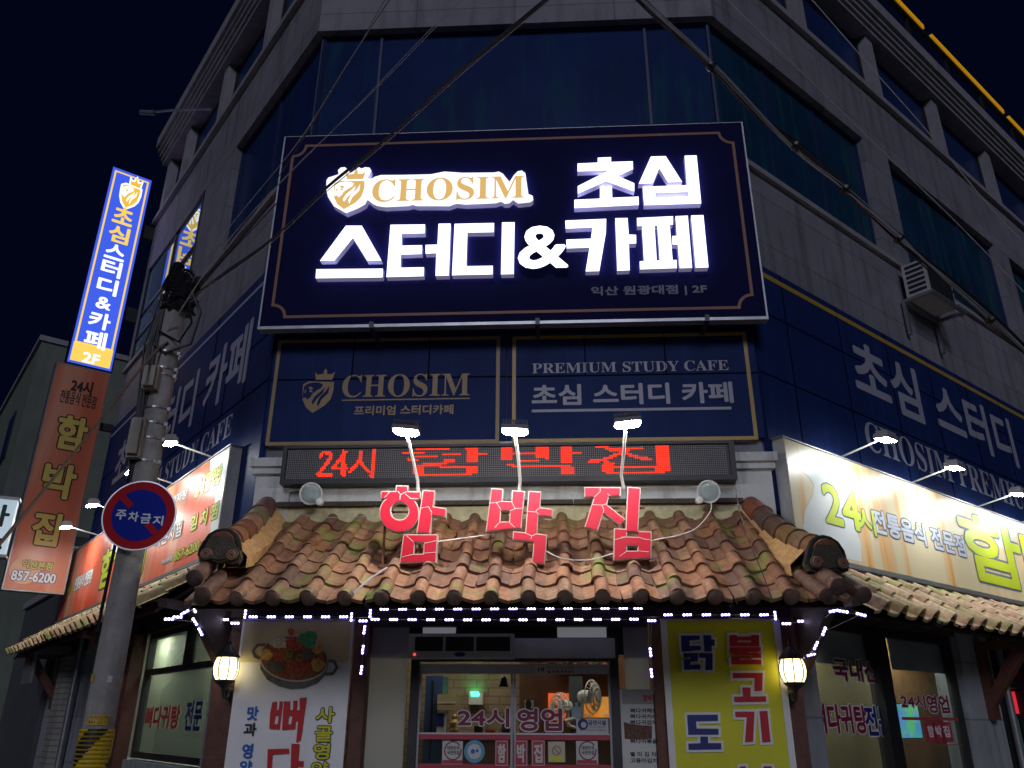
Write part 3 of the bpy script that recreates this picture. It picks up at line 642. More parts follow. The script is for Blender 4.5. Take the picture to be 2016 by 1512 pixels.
# ------------------------------------------------------------------ long shop signs over the side canopies
m_or2 = streak_mat('red_orange_print', (.60, .07, .03, 1), (.64, .12, .06, 1), (.66, .42, .26, 1), 1.1, .12)
m_yl2 = streak_mat('amber_print', (.66, .55, .34, 1), (.64, .54, .36, 1), (.72, .30, .04, 1), 2.6, .14)
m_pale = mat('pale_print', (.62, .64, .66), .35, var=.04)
m_lime = mat('lime_print', (.50, .58, .03), .4, var=.05)
m_bgrey = mat('slate_print', (.10, .13, .18), .5, var=.05)
m_lilac = mat('lilac_print', (.50, .54, .66), .4, var=.05)
m_signside = mat('sign_side', (.42, .42, .42), .6, var=.15, stain_or_glow=(.25, .25, .24))
def wave(P, d, pts): return [P.px(u, v, d) for u, v in pts]
# left
b = MB(); b.box(Lf, .49, 7.62, 3.02, 4.05, .036, .15); ls = b.build('shop_sign', m_signside, None, 'red orange shop sign lit from above, running along the left wall behind the pole', 'sign')
q = MB(); q.box(Lf, .50, 7.61, 3.03, 4.04, .15, .154); q.build('sign_face', m_or2, ls)
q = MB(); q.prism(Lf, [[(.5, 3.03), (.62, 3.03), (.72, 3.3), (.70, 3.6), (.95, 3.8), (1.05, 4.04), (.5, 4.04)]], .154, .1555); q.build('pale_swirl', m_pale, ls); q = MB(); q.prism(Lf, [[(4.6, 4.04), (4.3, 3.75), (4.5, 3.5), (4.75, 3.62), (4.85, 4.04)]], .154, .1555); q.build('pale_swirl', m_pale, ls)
q = MB(); q.box(Lf, .47, 7.64, 2.985, 3.02, .04, .17); q.box(Lf, .47, 7.64, 4.05, 4.065, .04, .165); q.build('frame', m_steel, ls)
def sgt(P, o, body, ll, ur, m, bold, out=None, grow=.02, slant=0, d=.16):
    if out: t = MB(); t.ptext(P, body, ll, ur, d-.003, bold, 0, slant, grow); t.build('letter_outline', out, o)
    t = MB(); t.ptext(P, body, ll, ur, d, bold, 0, slant); t.build('lettering', m, o)
sgt(Lf, ls, '24시', (127, 1176), (143, 1146), m_lime, .02, m_choc, .02)
sgt(Lf, ls, '전통음식 전문점', (144, 1165), (184, 1118), m_outline, .008, m_bgrey, .012)
sgt(Lf, ls, '함', (190, 1163), (232, 1070), m_lime, .05, m_choc, .025)
sgt(Lf, ls, '박', (229, 1140), (264, 1050), m_lime, .05, m_choc, .025); sgt(Lf, ls, '집', (265, 1135), (295, 1042), m_lime, .05, m_choc, .025)
sgt(Lf, ls, '익산본점', (317, 1113), (340, 1092), m_outline, .008, m_bgrey, .008); sgt(Lf, ls, '857-6200', (342, 1106), (394, 1062), m_lime, .012, m_choc, .010)
sgt(Lf, ls, '김 치 찜', (373, 1048), (432, 986), m_lime, .018, m_choc, .015); sgt(Lf, ls, '묵은지찜', (303, 1082), (360, 1024), m_outline, .014, m_bgrey, .014)
sgt(Lf, ls, '콩나물국밥', (381, 983), (439, 912), m_lime, .016, m_choc, .014); sgt(Lf, ls, '감자탕', (335, 1000), (371, 958), m_outline, .012, m_bgrey, .012)
# right
b = MB(); b.box(Rt, .07, 8.0, 2.93, 3.95, .036, .15); rs = b.build('shop_sign', m_signside, None, 'amber shop sign with bright hot spots from its lamps, along the right wall above tiles', 'sign')
q = MB(); q.box(Rt, .08, 7.99, 2.94, 3.94, .15, .154); q.build('sign_face', m_yl2, rs)
z8 = lambda x, y: (1450+x/3.3604, 800+y/3.3604)
q = MB()
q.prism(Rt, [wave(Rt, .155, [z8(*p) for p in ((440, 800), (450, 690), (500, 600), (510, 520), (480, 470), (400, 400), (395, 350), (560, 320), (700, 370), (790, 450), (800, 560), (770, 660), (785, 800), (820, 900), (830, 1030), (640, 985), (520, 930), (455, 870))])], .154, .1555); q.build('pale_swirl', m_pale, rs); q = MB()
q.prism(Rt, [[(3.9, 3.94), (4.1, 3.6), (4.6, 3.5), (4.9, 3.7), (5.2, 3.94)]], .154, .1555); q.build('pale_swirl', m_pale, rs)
q = MB(); q.box(Rt, .05, 8.02, 2.89, 2.93, .04, .17); q.box(Rt, .05, 8.02, 3.95, 3.962, .04, .162); q.build('frame', m_steel, rs)
sgt(Rt, rs, '24', z8(595, 768), z8(798, 575), m_lime, .03, m_bgrey, .014); sgt(Rt, rs, '시', z8(816, 832), z8(905, 690), m_lime, .02, m_bgrey, .012)
sgt(Rt, rs, '전통음식 전문점', z8(914, 835), z8(1497, 858), m_lilac, .015, m_bgrey, .012)
sgt(Rt, rs, '함', z8(1540, 1135), z8(1845, 815), m_lime, .06, m_bgrey, .025)
a0, z0 = Rt.px(*z8(1540, 1135), .16); a1, z1 = Rt.px(*z8(1845, 815), .16); wa = a1-a0
for k, ch in enumerate('박집'):
    for m, dd, gr in ((m_bgrey, .157, .025), (m_lime, .16, 0)):
        t = MB(); t.text(Rt, ch, a1+.06+k*(wa+.08), z0, a1+.06+wa+k*(wa+.08), z1, dd, .06, 0, 0, gr); t.build('letter_outline' if gr else 'lettering', m, rs)

# ------------------------------------------------------------------ lamps on arms over the shop signs
def sign_lamp(P, a, zt, label, group, reach=.42, rise=.10):
    base = P.w(a, zt, .1); r = thing('sign_lamp', base, label, 'lamp', group)
    m = MB(); m.tube([P.w(a, zt-.05, .06), P.w(a, zt+.03, .1), P.w(a, zt+rise, .1+reach)], .009, 6); m.build('arm', m_white, r)
    c = P.w(a, zt+rise+.01, .1+reach+.06); X = P.d
    Y = P.n*.95-np.array([0, 0, 1])*.16; Y = Y/np.linalg.norm(Y); Zv = np.cross(X, Y); Zv = Zv if Zv[2] > 0 else -Zv
    h = MB(); h.obox(c, X*.095, Y*.07, Zv*.022)
    for k in range(7): h.obox(c+X*(-.08+k*.0267)+Zv*.036, X*.003, Y*.055, Zv*.016)
    h.obox(c+Zv*.055, X*.02, Y*.03, Zv*.012); h.build('housing', m_alu, r)
    q = MB(); q.obox(c-Zv*.026, X*.082, Y*.058, Zv*.004); q.build('lens', m_lens2, r)
for (u, v), lab in (((1655, 893), 'nearest'), ((1795, 948), 'second'), ((1925, 995), 'third'), ((2012, 1032), 'farthest')):
    a, z = Rt.px(u, v, .1); sign_lamp(Rt, Rt.px(u, 756+(v-756), .12)[0], 3.95, f'small arm lamp over the amber sign, {lab} from the building corner', 'lamps over the amber sign')
for (u, v), lab in (((420, 900), 'nearest'), ((344, 950), 'second'), ((255, 1012), 'third'), ((196, 1054), 'fourth'), ((158, 1080), 'farthest')):
    sign_lamp(Lf, Lf.px(u, v, .12)[0], 4.05, f'small arm lamp over the red orange sign, {lab} from the building corner', 'lamps over the red orange sign')

# ------------------------------------------------------------------ tiled canopies
TINTS = [(.32, .155, .085), (.29, .135, .075), (.24, .118, .072), (.34, .18, .105), (.21, .105, .068), (.17, .09, .066), (.28, .16, .095), (.30, .135, .068)]
STINTS = [(.50, .34, .22), (.46, .30, .19), (.52, .38, .25), (.44, .34, .18), (.50, .30, .20)]
def tile_field(P, a0, a1, d0, z0, d1, z1, pitch, nc, rr, dip, tints, lift=.026, lip=.03, w=.195):
    mb = MB(); L = math.hypot(d1-d0, z0-z1); sd, sz = (d1-d0)/L, (z1-z0)/L; nd, nz = -sz, sd
    ts = [(-.5+(.5-w)*i/4, None) for i in range(4)]+[(-w*math.cos(math.pi*i/9), 1) for i in range(10)]+[(w+(.5-w)*i/4, None) for i in range(1, 5)]
    def h(t):
        x = abs(t)
        return rr*math.sqrt(max(0, 1-(x/w)**2)) if x < w else -dip*math.sin(math.pi*(x-w)/(1-2*w))
    n = int(round((a1-a0)/pitch))
    for j in range(nc):
        for k in range(n):
            tint = rng.choice(tints); f = rng.uniform(.82, 1.12); tint = tuple(c*f for c in tint)
            if j >= nc-1: tint = tuple(min(1, c*1.12) for c in tint)
            ac = a0+(k+.5)*pitch+rng.uniform(-.004, .004); ja = rng.uniform(-.006, .006); jh = rng.uniform(-.004, .006); js = rng.uniform(-.012, .012)
            s0 = L*j/nc-.02+(0 if j else .02); s1 = L*(j+1)/nc+.03+js; V = []; F = []
            rows = ((s0, .004), ((s0+s1)/2, lift*.5), (s1-.012, lift), (s1, lift-.003))
            for q, (s, lf) in enumerate(rows):
                for t, _ in ts:
                    e = h(t)*(1-.0*q)+lf+jh; V.append(P.w(ac+t*pitch*1.01+ja*q, z0+sz*s+nz*e, d0+sd*s+nd*e))
            m = len(ts)
            for t, _ in ts:
                e = h(t)+lift+jh-lip; V.append(P.w(ac+t*pitch*1.01+ja*3, z0+sz*(s1-.004)+nz*e, d0+sd*(s1-.004)+nd*e))
            for q in range(4):
                for i in range(m-1): F.append((q*m+i, q*m+i+1, (q+1)*m+i+1, (q+1)*m+i))
            mb.add(V, F, 0, tint=tint)
    return mb, n, (sd, sz, nd, nz, L)
def canopy(label, P, a0, a1, d0, z0, d1, z1, pitch, nc, rr, dip, tints, mt, caps=True):
    r = thing('tiled_canopy', P.w((a0+a1)/2, z1-.3, (d0+d1)/2), label, 'canopy')
    mb, n, (sd, sz, nd, nz, L) = tile_field(P, a0, a1, d0, z0, d1, z1, pitch, nc, rr, dip, tints); mb.build('roof_tiles', mt, r, smooth=True, norm=False)
    u = MB()     # boarding under the tiles
    p = [P.w(a, z, d) for a in (a0, a1) for z, d in ((z0-.03, d0), (z1-.03, d1-.10), (z1-.055, d1-.10), (z0-.09, d0))]
    u.add(p, [(0, 1, 2, 3), (7, 6, 5, 4), (0, 4, 5, 1), (1, 5, 6, 2), (2, 6, 7, 3), (3, 7, 4, 0)]); u.build('boarding', m_woodd, r)
    if caps:
        for k in range(n):
            ac = a0+(k+.5)*pitch; c = P.w(ac, z1+nz*.012+sz*.015, d1+nd*.012+sd*.015); ax = P.n*sd+np.array([0, 0, sz])
            q = MB(); q.lathe(c, ax, [(rr*.98, -.05), (rr*1.06, -.01), (rr*1.06, .006), (rr*.9, .022), (rr*.45, .032), (.0, .035)], 18); q.build('end_cap', m_cap, r, smooth=True)
    return r, n
ZT, ZE, DE = 3.24, 2.385, 1.34
cc, n = canopy('weathered clay tile canopy over the entrance carrying the three red letters', C, -2.20, 2.33, .05, ZT, DE, ZE, .2517, 7, .054, .022, TINTS, m_tile)
q = MB(); q.box(C, -2.1, 1.98, ZT-.04, ZT+.115, .022, .05); q.build('mortar_band', m_cream, cc)
q = MB()
for k in range(14): q.box(C, -2.08+k*.292, -2.08+k*.292+.286, ZT+.115+rng.uniform(-.004, .004), ZT+.155, .022, .095)
q.build('ridge_strip', m_hipdark, cc)
# hips with rolled cover tiles and grinning roof-end tiles
def hip(P, top, end, corner_pts, left):
    t0 = np.array(P.w(*top)); t1 = np.array(P.w(*end)); n = 6
    for i in range(n):
        f0, f1 = i/n, (i+1)/n+.03; p0, p1 = t0+(t1-t0)*f0, t0+(t1-t0)*f1; sag = lambda f: np.array([0, 0, -.10*math.sin(math.pi*min(1, f))*.6])
        tint = tuple(c*rng.uniform(.7, 1.1) for c in rng.choice(TINTS[:4]+[(.16, .09, .075)]))
        q = MB(); q.tube([p0+sag(f0), p0+(p1-p0)*.5+sag((f0+f1)/2), p1-(p1-p0)*.1+sag(f1), p1+sag(f1)], [.085, .092, .098, .104], 16, tint=tint); q.build('hip_tile', m_hip, cc, smooth=True)
    # mortar fillet under the hip, against the tiles
    sg = 1 if left else -1
    q = MB(); N = 10; V = []
    for i in range(N+1):
        f = i/N; p = t0+(t1-t0)*f*.93+np.array([0, 0, -.06*math.sin(math.pi*min(1, f))]); j = rng.uniform(-.02, .02)
        V += [p+P.d*sg*.05+np.array([0, 0, .02]), p+P.d*sg*(.19+j)+np.array([0, 0, -.12]), p+P.d*sg*(.19+j)+np.array([0, 0, -.2]), p+P.d*sg*.0+np.array([0, 0, -.2])]
    F = [(4*i+k, 4*i+(k+1) % 4, 4*i+4+(k+1) % 4, 4*i+4+k) for i in range(N) for k in range(4)]
    q.add(V, F); q.build('mortar_fillet', m_mortar, cc, smooth=True)
    for (u, v, d, rr, ln) in corner_pts:
        e = P.wp(u, v, d); tdir = t1-t0; tdir = tdir/np.linalg.norm(tdir)
        q = MB(); q.tube([e-tdir*ln, e-tdir*.02, e], [rr*.92, rr, rr*.97], 16, tint=(.2, .11, .08)); q.lathe(e, tdir, [(rr*.97, 0), (rr*.7, .014), (0, .02)], 16, tint=(.10, .06, .05)); q.build('corner_tile', m_hip, cc, smooth=True)
    # roof-end tile: a humped plaque with two spiral bosses
    ax = t1-t0; ax[2] = 0; ax /= np.linalg.norm(ax); ang = math.atan2(ax[1], ax[0]); Q = Plane(t1[:2]+ax[:2]*.03, ang+math.pi/2, ax[:2]); zc = t1[2]-.05
    prof = [(-.150, -.045), (-.135, -.085), (-.10, -.095), (-.05, -.075), (0, -.085), (.05, -.075), (.10, -.095), (.135, -.085), (.150, -.045), (.138, .0), (.12, .045), (.09, .095), (.045, .122), (0, .13), (-.045, .122), (-.09, .095), (-.12, .045), (-.138, .0)]
    prof = [(a*1.0, z*1.08) for a, z in prof]
    q = MB(); q.prism(Q, [[(a, zc+z) for a, z in prof]], -.06, .02); q.prism(Q, [[(a*.84, zc+.0+z*.84) for a, z in prof]], .02, .035); mg = q.build('roof_end_tile', m_hipdark, cc)
    q = MB(); q.tube([Q.w(a*.97, zc+z*.97, .0) for a, z in prof[9:]+prof[:1]], [.018]+[.026]*8+[.018], 8); q.build('brow', m_hip, mg, smooth=True)
    for sx in (-1, 1):
        q = MB(); q.lathe(Q.w(sx*.092, zc-.04, .035), Q.n, [(.048, 0), (.044, .012), (.03, .018), (0, .02)], 16); q.build('boss', m_hipdark, mg, smooth=True)
        q = MB(); sp = [Q.w(sx*.092+(.008+.030*i/30)*math.cos(.42*i*sx), zc-.04+(.008+.030*i/30)*math.sin(.42*i*sx), .054) for i in range(31)]
        q.tube(sp, .0065, 6); q.build('spiral', mat('spiral_clay', (.26, .13, .08), .7, var=.2), mg, smooth=True)
# coordinates of the hip ends, read off the photograph at their distance from the wall
aL, zL = C.px(432, 1070, 1.22); aR, zR = C.px(1622, 1085, 1.22)
hip(C, (-2.18, 3.38, .03), (aL+.02, zL, 1.2), ((383, 1138, 1.42, .062, .45), (399, 1172, 1.45, .06, .4)), True)
hip(C, (2.07, 3.34, .03), (aR, zR, 1.2), ((1652, 1155, 1.42, .064, .45), (1700, 1172, 1.32, .062, .4), (1626, 1172, 1.44, .05, .4)), False)
# rafters and eaves board under the entrance canopy
for k in range(20):
    a = -2.08+k*.222; q = MB(); sl_ = (ZE-ZT)/DE
    V = []
    for da in (-.05, .05):
        for d, dz in ((.02, 0), (DE-.14, 0), (DE-.14, -.06), (.02, -.06)): V.append(C.w(a+da, ZT-.062+sl_*d+dz, d))
    q.add(V, [(0, 1, 2, 3), (7, 6, 5, 4), (0, 4, 5, 1), (1, 5, 6, 2), (2, 6, 7, 3), (3, 7, 4, 0)]); q.build('rafter', m_wood, cc)
# side canopies
cl, _ = canopy('yellow lit tile canopy below the red orange sign on the left', Lf, .55, 8.1, .03, 2.96, .66, 2.52, .285, 3, .082, .010, STINTS, m_tileside, caps=False)
cr_, _ = canopy('small pale tile canopy below the amber sign on the right', Rt, .15, 9.3, .03, 2.86, .66, 2.42, .29, 3, .084, .012, STINTS, m_tileside, caps=False)
for P, rt, arr, z0 in ((Lf, cl, (3.2, 7.2), 2.5), (Rt, cr_, (3.55, 7.5), 2.4)):
    for a in arr:
        q = MB(); V = []
        q.box(P, a-.055, a+.055, z0-.06, z0+.02, .0, .6); q.box(P, a-.06, a+.06, z0-.75, z0-.06, .0, .08)
        V = [P.w(a+da, z, d) for da in (-.05, .05) for z, d in ((z0-.62, .08), (z0-.06, .52), (z0-.06, .36), (z0-.45, .08))]
        q.add(V, [(0, 1, 2, 3), (7, 6, 5, 4), (0, 4, 5, 1), (1, 5, 6, 2), (2, 6, 7, 3), (3, 7, 4, 0)]); q.build('bracket', m_wood, rt)
# knee braces at the two corners of the entrance canopy
for sx, ac in ((-1, -2.36), (1, 2.33)):
    q = MB(); dirv = C.n*1.0+C.d*sx*.25; base = C.w(ac, 0, .08)
    def pt(r, z): return base+dirv*r+np.array([0, 0, z])
    prof = [(.0, 1.99), (.06, 2.0), (.14, 2.07), (.30, 2.22), (.46, 2.36), (.52, 2.39), (.82, 2.39), (.83, 2.45), (0, 2.45)]
    tri = tessellate_polygon([[Vector((x, z, 0)) for x, z in prof]]); k = len(prof); off_ = C.d*.035
    V = [pt(x, z)+off_ for x, z in prof]+[pt(x, z)-off_ for x, z in prof]
    F = [tuple(t) for t in tri]+[tuple(k+i for i in reversed(t)) for t in tri]+[(i, (i+1) % k, k+(i+1) % k, k+i) for i in range(k)]
    q.add(V, F); q.build('knee_brace', m_woodd, cc)

# ------------------------------------------------------------------ three red channel letters standing on the tiles
zc5 = lambda x, y: (540+x/3.7808, 820+y/3.7808)
zc6 = lambda x, y: (1000+x/3.7808, 820+y/3.7808)
ring_ = [(1088, 613), (1062, 617)]+[(930+148*math.cos(t), 715+146*math.sin(t)) for t in [math.radians(x) for x in range(-38, 219, 12)]]+[(832, 613), (792, 612), (795, 554), (903, 555), (905, 512), (998, 514), (995, 556), (1091, 558)]
RL = [('함', zc5, [(ring_, circ(933, 702, 66, 26)), ([(1105, 547), (1197, 552), (1183, 668), (1280, 682), (1275, 752), (1178, 735), (1158, 870), (1058, 865)],), ([(960, 876), (1216, 876), (1203, 1086), (932, 1092)], [(1045, 938), (1112, 940), (1108, 1020), (1040, 1022)])],
       [[(820, 605), (862, 560)], [(920, 556), (942, 582), (985, 558)], [(938, 585), (935, 620)], [(975, 575), (1015, 610), (1075, 614)], [(1090, 682), (1150, 672)], [(1150, 674), (1172, 715), (1168, 735)], [(985, 888), (1040, 936)], [(950, 1046), (1045, 1024)], [(1110, 1018), (1205, 1010)], [(1112, 945), (1205, 925)]],
       'red Korean letter with a ring shape standing on the tiles, leftmost of the three', (770, 1110), (858, 860), 822),
      ('박', zc5, [([(1615, 532), (1705, 540), (1698, 628), (1765, 630), (1770, 548), (1866, 555), (1838, 832), (1573, 857)], [(1688, 700), (1752, 703), (1748, 780), (1682, 782)]),
                   ([(Z6+153, 553), (Z6+249, 560), (Z6+240, 675), (Z6+335, 688), (Z6+330, 750), (Z6+228, 738), (Z6+218, 870), (Z6+292, 880), (Z6+275, 1100), (Z6+178, 1090), (Z6+190, 935), (Z6+33, 918), (Z6+38, 852), (Z6+128, 862)],)],
       [[(1605, 645), (1655, 640), (1700, 630)], [(1655, 642), (1690, 700)], [(1765, 632), (1795, 690)], [(1752, 703), (1795, 686), (1850, 684)], [(1640, 828), (1680, 785)], [(1748, 785), (1790, 826)], [(Z6+140, 705), (Z6+215, 712), (Z6+232, 738)], [(Z6+205, 705), (Z6+240, 678)], [(Z6+125, 865), (Z6+178, 890), (Z6+215, 872)], [(Z6+178, 890), (Z6+170, 912)]],
       'red Korean letter with two uprights standing on the tiles, middle of the three', (985, 1100), (1645, 860), 1026),
      ('집', zc6, [([(568, 524), (842, 526), (838, 592), (752, 594), (738, 655), (872, 762), (838, 815), (712, 720), (666, 855), (570, 820), (640, 600), (570, 600)],),
                   ([(890, 521), (988, 530), (970, 852), (1070, 855), (1068, 1055), (785, 1068), (790, 830), (876, 836)], [(888, 856), (966, 858), (967, 896), (886, 893)], [(888, 960), (966, 962), (964, 998), (887, 998)])],
       [[(688, 528), (686, 560), (640, 602)], [(742, 576), (760, 592)], [(632, 657), (700, 660), (738, 650)], [(700, 660), (712, 690), (710, 720)], [(790, 918), (885, 895)], [(885, 895), (840, 900)], [(970, 898), (1010, 912), (1066, 920)], [(830, 1040), (890, 1000)], [(965, 1000), (1050, 1008)]],
       'red Korean letter with a slanting leg standing on the tiles, rightmost of the three', (1170, 1105), (648, 860), 1222)]
DA = 1.0
lamp_lab = ['left', 'middle', 'right']
for (ch, Z, polys, cracks, lab, foot, post, ax), li in zip(RL, range(3)):
    sub = [[[Z(*p) for p in lp] for lp in po] for po in polys]
    allp = [C.px(u, v, DA) for po in sub for lp in po for u, v in lp]
    am = (min(p[0] for p in allp)+max(p[0] for p in allp))/2; r = thing('red_letter', C.w(am, 2.7, DA-.05), lab, 'letter', 'red letters on the entrance canopy')
    e, s_, c_ = MB(), MB(), MB()
    for po in sub:
        e.ppoly(C, po, DA-.075, DA-.004, 0); s_.ppoly(C, po, DA-.004, DA+.002, 0, grow=-.007)
    e.build('white_edge', [mat('letter_edge', (.62, .50, .46), .45, var=.08)], r); s_.build('red_face', m_red, r)
    for cr0 in cracks: c_.ribbon(C, [C.px(*Z(*p), DA) for p in cr0], .0035, DA+.0035)
    c_.build('repair_seam', m_outline, r)
    # rusty stand: posts, foot rail
    st = MB(); a0, a1 = min(p[0] for p in allp), max(p[0] for p in allp); zb = min(p[1] for p in allp)
    roofz = lambda d: ZT+(ZE-ZT)*(d-.05)/(DE-.05)
    for aa in (a0+.03, am+.05): st.box(C, aa-.008, aa+.008, roofz(DA)-.02, zb+.38, DA-.105, DA-.085)
    st.box(C, a0-.0, a1-.02, zb-.015, zb+.005, DA-.10, DA-.078); st.box(C, a0+.05, a1-.03, zb+.40, zb+.414, DA-.095, DA-.08)
    for aa in (a0+.03, a1-.05): st.box(C, aa-.008, aa+.008, roofz(DA+.1)-.01, zb-.015, DA-.10, DA-.082)
    st.build('stand', m_rust, r)
# three floodlights on bent arms
for i, (path, hd, lab) in enumerate((([(824, 975), (822, 945), (812, 900), (803, 862)], (800, 838), 'leftmost'), ([(1022, 968), (1024, 945), (1020, 895), (1014, 860)], (1014, 837), 'middle'), ([(1228, 962), (1223, 935), (1228, 890), (1231, 850)], (1235, 823), 'rightmost'))):
    dd = [.94, 1.0, 1.14, 1.28]
    r = thing('floodlight', C.wp(*path[0], dd[0]), f'finned floodlight on a bent white arm above the red letters, {lab} of the three', 'floodlight', 'floodlights over the red letters')
    q = MB(); q.tube([C.wp(u, v, d) for (u, v), d in zip(path, dd)], .0125, 8); q.build('arm', m_white, r, smooth=True)
    tilt = (-.18, .0, .06)[i]; tilt = (.10, .06, -.10)[i]
    c = C.wp(hd[0], hd[1]+8, 1.30); X = C.d*math.cos(tilt)+np.array([0, 0, 1])*(-math.sin(tilt)); Y0 = C.n*.99+np.array([0, 0, .04]); Y0 /= np.linalg.norm(Y0); Zv = np.cross(Y0, X); Zv = Zv/np.linalg.norm(Zv); Zv = Zv if Zv[2] > 0 else -Zv; Y = np.cross(Zv, X)
    h = MB(); h.obox(c, X*.100, Y*.062, Zv*.016)
    for k in range(13): h.obox(c+X*(-.088+k*.01467)+Zv*.036, X*.0022, Y*.056, Zv*.022)
    h.build('housing', m_dark, r)
    q = MB(); N = 24; rim = [c-Zv*.018+X*.098*math.copysign(abs(math.cos(t))**.6, math.cos(t))+Y*.060*math.copysign(abs(math.sin(t))**.6, math.sin(t)) for t in [2*math.pi*j/N for j in range(N)]]
    low = [p-Zv*.016+(c-p)*.14 for p in rim]; q.add(rim+low, [(j, (j+1) % N, N+(j+1) % N, N+j) for j in range(N)]+[tuple(range(N, 2*N))]+[tuple(reversed(range(N)))]); q.build('lens', m_lens, r)
    q = MB(); q.tube([c+X*.02+Zv*.03+Y*.02, c+X*.01+Zv*.075+Y*.03, c-X*.02+Zv*.06-Y*.02], .006, 6); q.build('bracket', m_black, r)
# two unlit round floodlights on the plaster wall
m_lensoff = mat('clouded_lens', (.34, .42, .44), .12, var=.25, vs=14)
for (u, v), sx, lab in (((612, 972), -1, 'left'), ((1395, 968), 1, 'right')):
    c = C.wp(u, v, .22); ax = C.n*.86+C.d*(-sx)*.36+np.array([0, 0, -.36]); ax /= np.linalg.norm(ax); base = C.w(C.px(u, v, .02)[0]+sx*.02, C.px(u, v, .02)[1]-.09, .02)
    r = thing('round_floodlight', base, f'unlit round white floodlight on the plaster wall, {lab} of the red letters', 'floodlight', 'round floodlights on the plaster wall')
    q = MB(); q.lathe(c, ax, [(.045, -.13), (.065, -.11), (.085, -.05), (.098, -.02), (.10, .0), (.088, .004), (.086, -.008)], 22); q.build('shell', m_white, r, smooth=True)
    q = MB(); q.lathe(c, ax, [(.084, -.006), (.07, .003), (.04, .008), (0, .010)], 22); q.build('lens', m_lensoff, r, smooth=True)
    q = MB(); q.lathe(c+C.d*(-sx)*.085+np.array([0, 0, -.075]), C.n, [(.03, -.03), (.034, 0), (.03, .02), (0, .03)], 14); q.build('sensor', m_white, r, smooth=True)
    q = MB(); q.tube([base, base+C.n*.07, c-ax*.10], .014, 8); q.box(C, C.px(u, v, .02)[0]+sx*.02-.04, C.px(u, v, .02)[0]+sx*.02+.04, base[2]-.03, base[2]+.05, .021, .04); q.build('mount', m_dark, r)

# ------------------------------------------------------------------ shop front: posts, side panels, windows
for u0, u1, d in ((432, 476, .10), (698, 726, .06), (1282, 1302, .06), (1536, 1566, .10)):
    a0 = C.px(u0, 1250, d)[0]; a1 = C.px(u1, 1250, d)[0]; q = MB(); q.box(C, a0, a1, 0, 2.53, -.1, d); q.build('timber_post', m_wood, B)
q = MB(); q.box(C, -2.45, 2.42, 2.40, 2.54, .04, .13); q.box(C, -1.17, 1.13, 2.34, 2.40, -.08, .04); q.build('timber_beam', m_woodd, B)
m_tex = glass('pebbled_glass', (.75, .78, .78), 1.1, .12, .75, (.72, .72, .68))
for a_, b_ in ((-1.17, -.86), (.93, 1.13)): q = MB(); q.box(C, a_, b_, .3, 2.34, -.06, -.05); q.build('pebbled_pane', m_tex, B)
m_win = glass('window_glass', (.80, .86, .82), 1.0, .02, .10, (.5, .52, .46))
m_win2 = glass('window_glass_clear', (.85, .88, .88), 1.0, .02, .05, (.45, .45, .42))
window(Lf, .59, 3.02, 1.24, 2.50, m_win, d=-.1, fr=.06, trans=(2.09,), fmat=m_frame)
window(Lf, 3.42, 5.2, 1.24, 2.50, m_win, d=-.1, fr=.06, trans=(2.09,), fmat=m_frame)
window(Rt, .37, 3.1, .9, 2.46, m_win2, d=-.1, fr=.09, mull=(), fmat=m_black)
q = MB(); q.box(Rt, 1.47, 1.67, .95, 2.44, -.15, -.03); q.build('mullion', m_black, B)
q = MB(); q.box(Lf, 1.53, 1.63, 2.10, 2.46, -.14, -.05); q.build('mullion', m_frame, B)
q = MB(); q.box(Lf, 3.05, 3.40, .0, 2.5, -.05, .09); q.build('timber_post', m_wood, B)
# lettering stuck on the side windows
DW = -.098
def sticker(name, lab, P, items, cat='lettering', d=DW):
    r = None
    for body, ll, ur, m, bold, out in items:
        t = MB()
        if out: t.ptext(P, body, ll, ur, d, bold, 1, 0, .009)
        n0 = len(t.v); t.ptext(P, body, ll, ur, d+.002, bold, 0)
        o = t.build(name if r is None else 'letters', [m, m_outline], r, lab if r is None else None, cat if r is None else None)
        r = r or o
    return r
c3 = lambda x, y: (x/3.2722, 1050+y/3.2722)
c7 = lambda x, y: (1600+x/3.67, 1100+y/3.67)
sticker('window_lettering', 'dark red and navy Korean lettering on the left side window, behind the lantern', Lf, [('뼈다귀탕', c3(925, 1255), c3(1168, 1105), m_textred, .012, None), ('전문', c3(1180, 1270), c3(1316, 1072), m_textnavy, .014, None)])
sticker('window_lettering', 'red white-edged Korean word high on the right side window', Rt, [('국내산', c7(160, 880), c7(462, 742), m_winered, .016, 1)])
sticker('window_lettering', 'red and navy Korean lettering low on the right side window', Rt, [('뼈다귀탕', c7(20, 1268), c7(375, 1055), m_winered, .013, 1), ('전문', c7(397, 1280), c7(549, 1065), m_textnavy, .016, 1)])
sticker('window_lettering', 'wine red opening hours lettering over a blue screen on the right side window', Rt, [('24시', c7(645, 1080), c7(806, 985), m_winered, .008, 1), ('영업', c7(838, 1115), c7(972, 990), m_winered, .008, 1)])
q = MB(); q.pbox(Rt, c7(648, 1165), c7(1085, 1150), DW, DW+.002); q.pbox(Rt, c7(690, 1355), c7(1125, 1338), DW, DW+.002); rb = q.build('window_stripes', m_pink, None, 'two red stripes across the right-hand side window', 'sticker')
for k, ch in enumerate('함박집'):
    q = MB(); q.pbox(Rt, c7(828+k*57, 1325), c7(880+k*57, 1180), DW, DW+.0025); o = q.build('red_card', m_pink, rb)
    t = MB(); t.ptext(Rt, ch, c7(840+k*57, 1290), c7(868+k*57, 1205), DW+.004, .004); t.build('letters', m_outline, o)
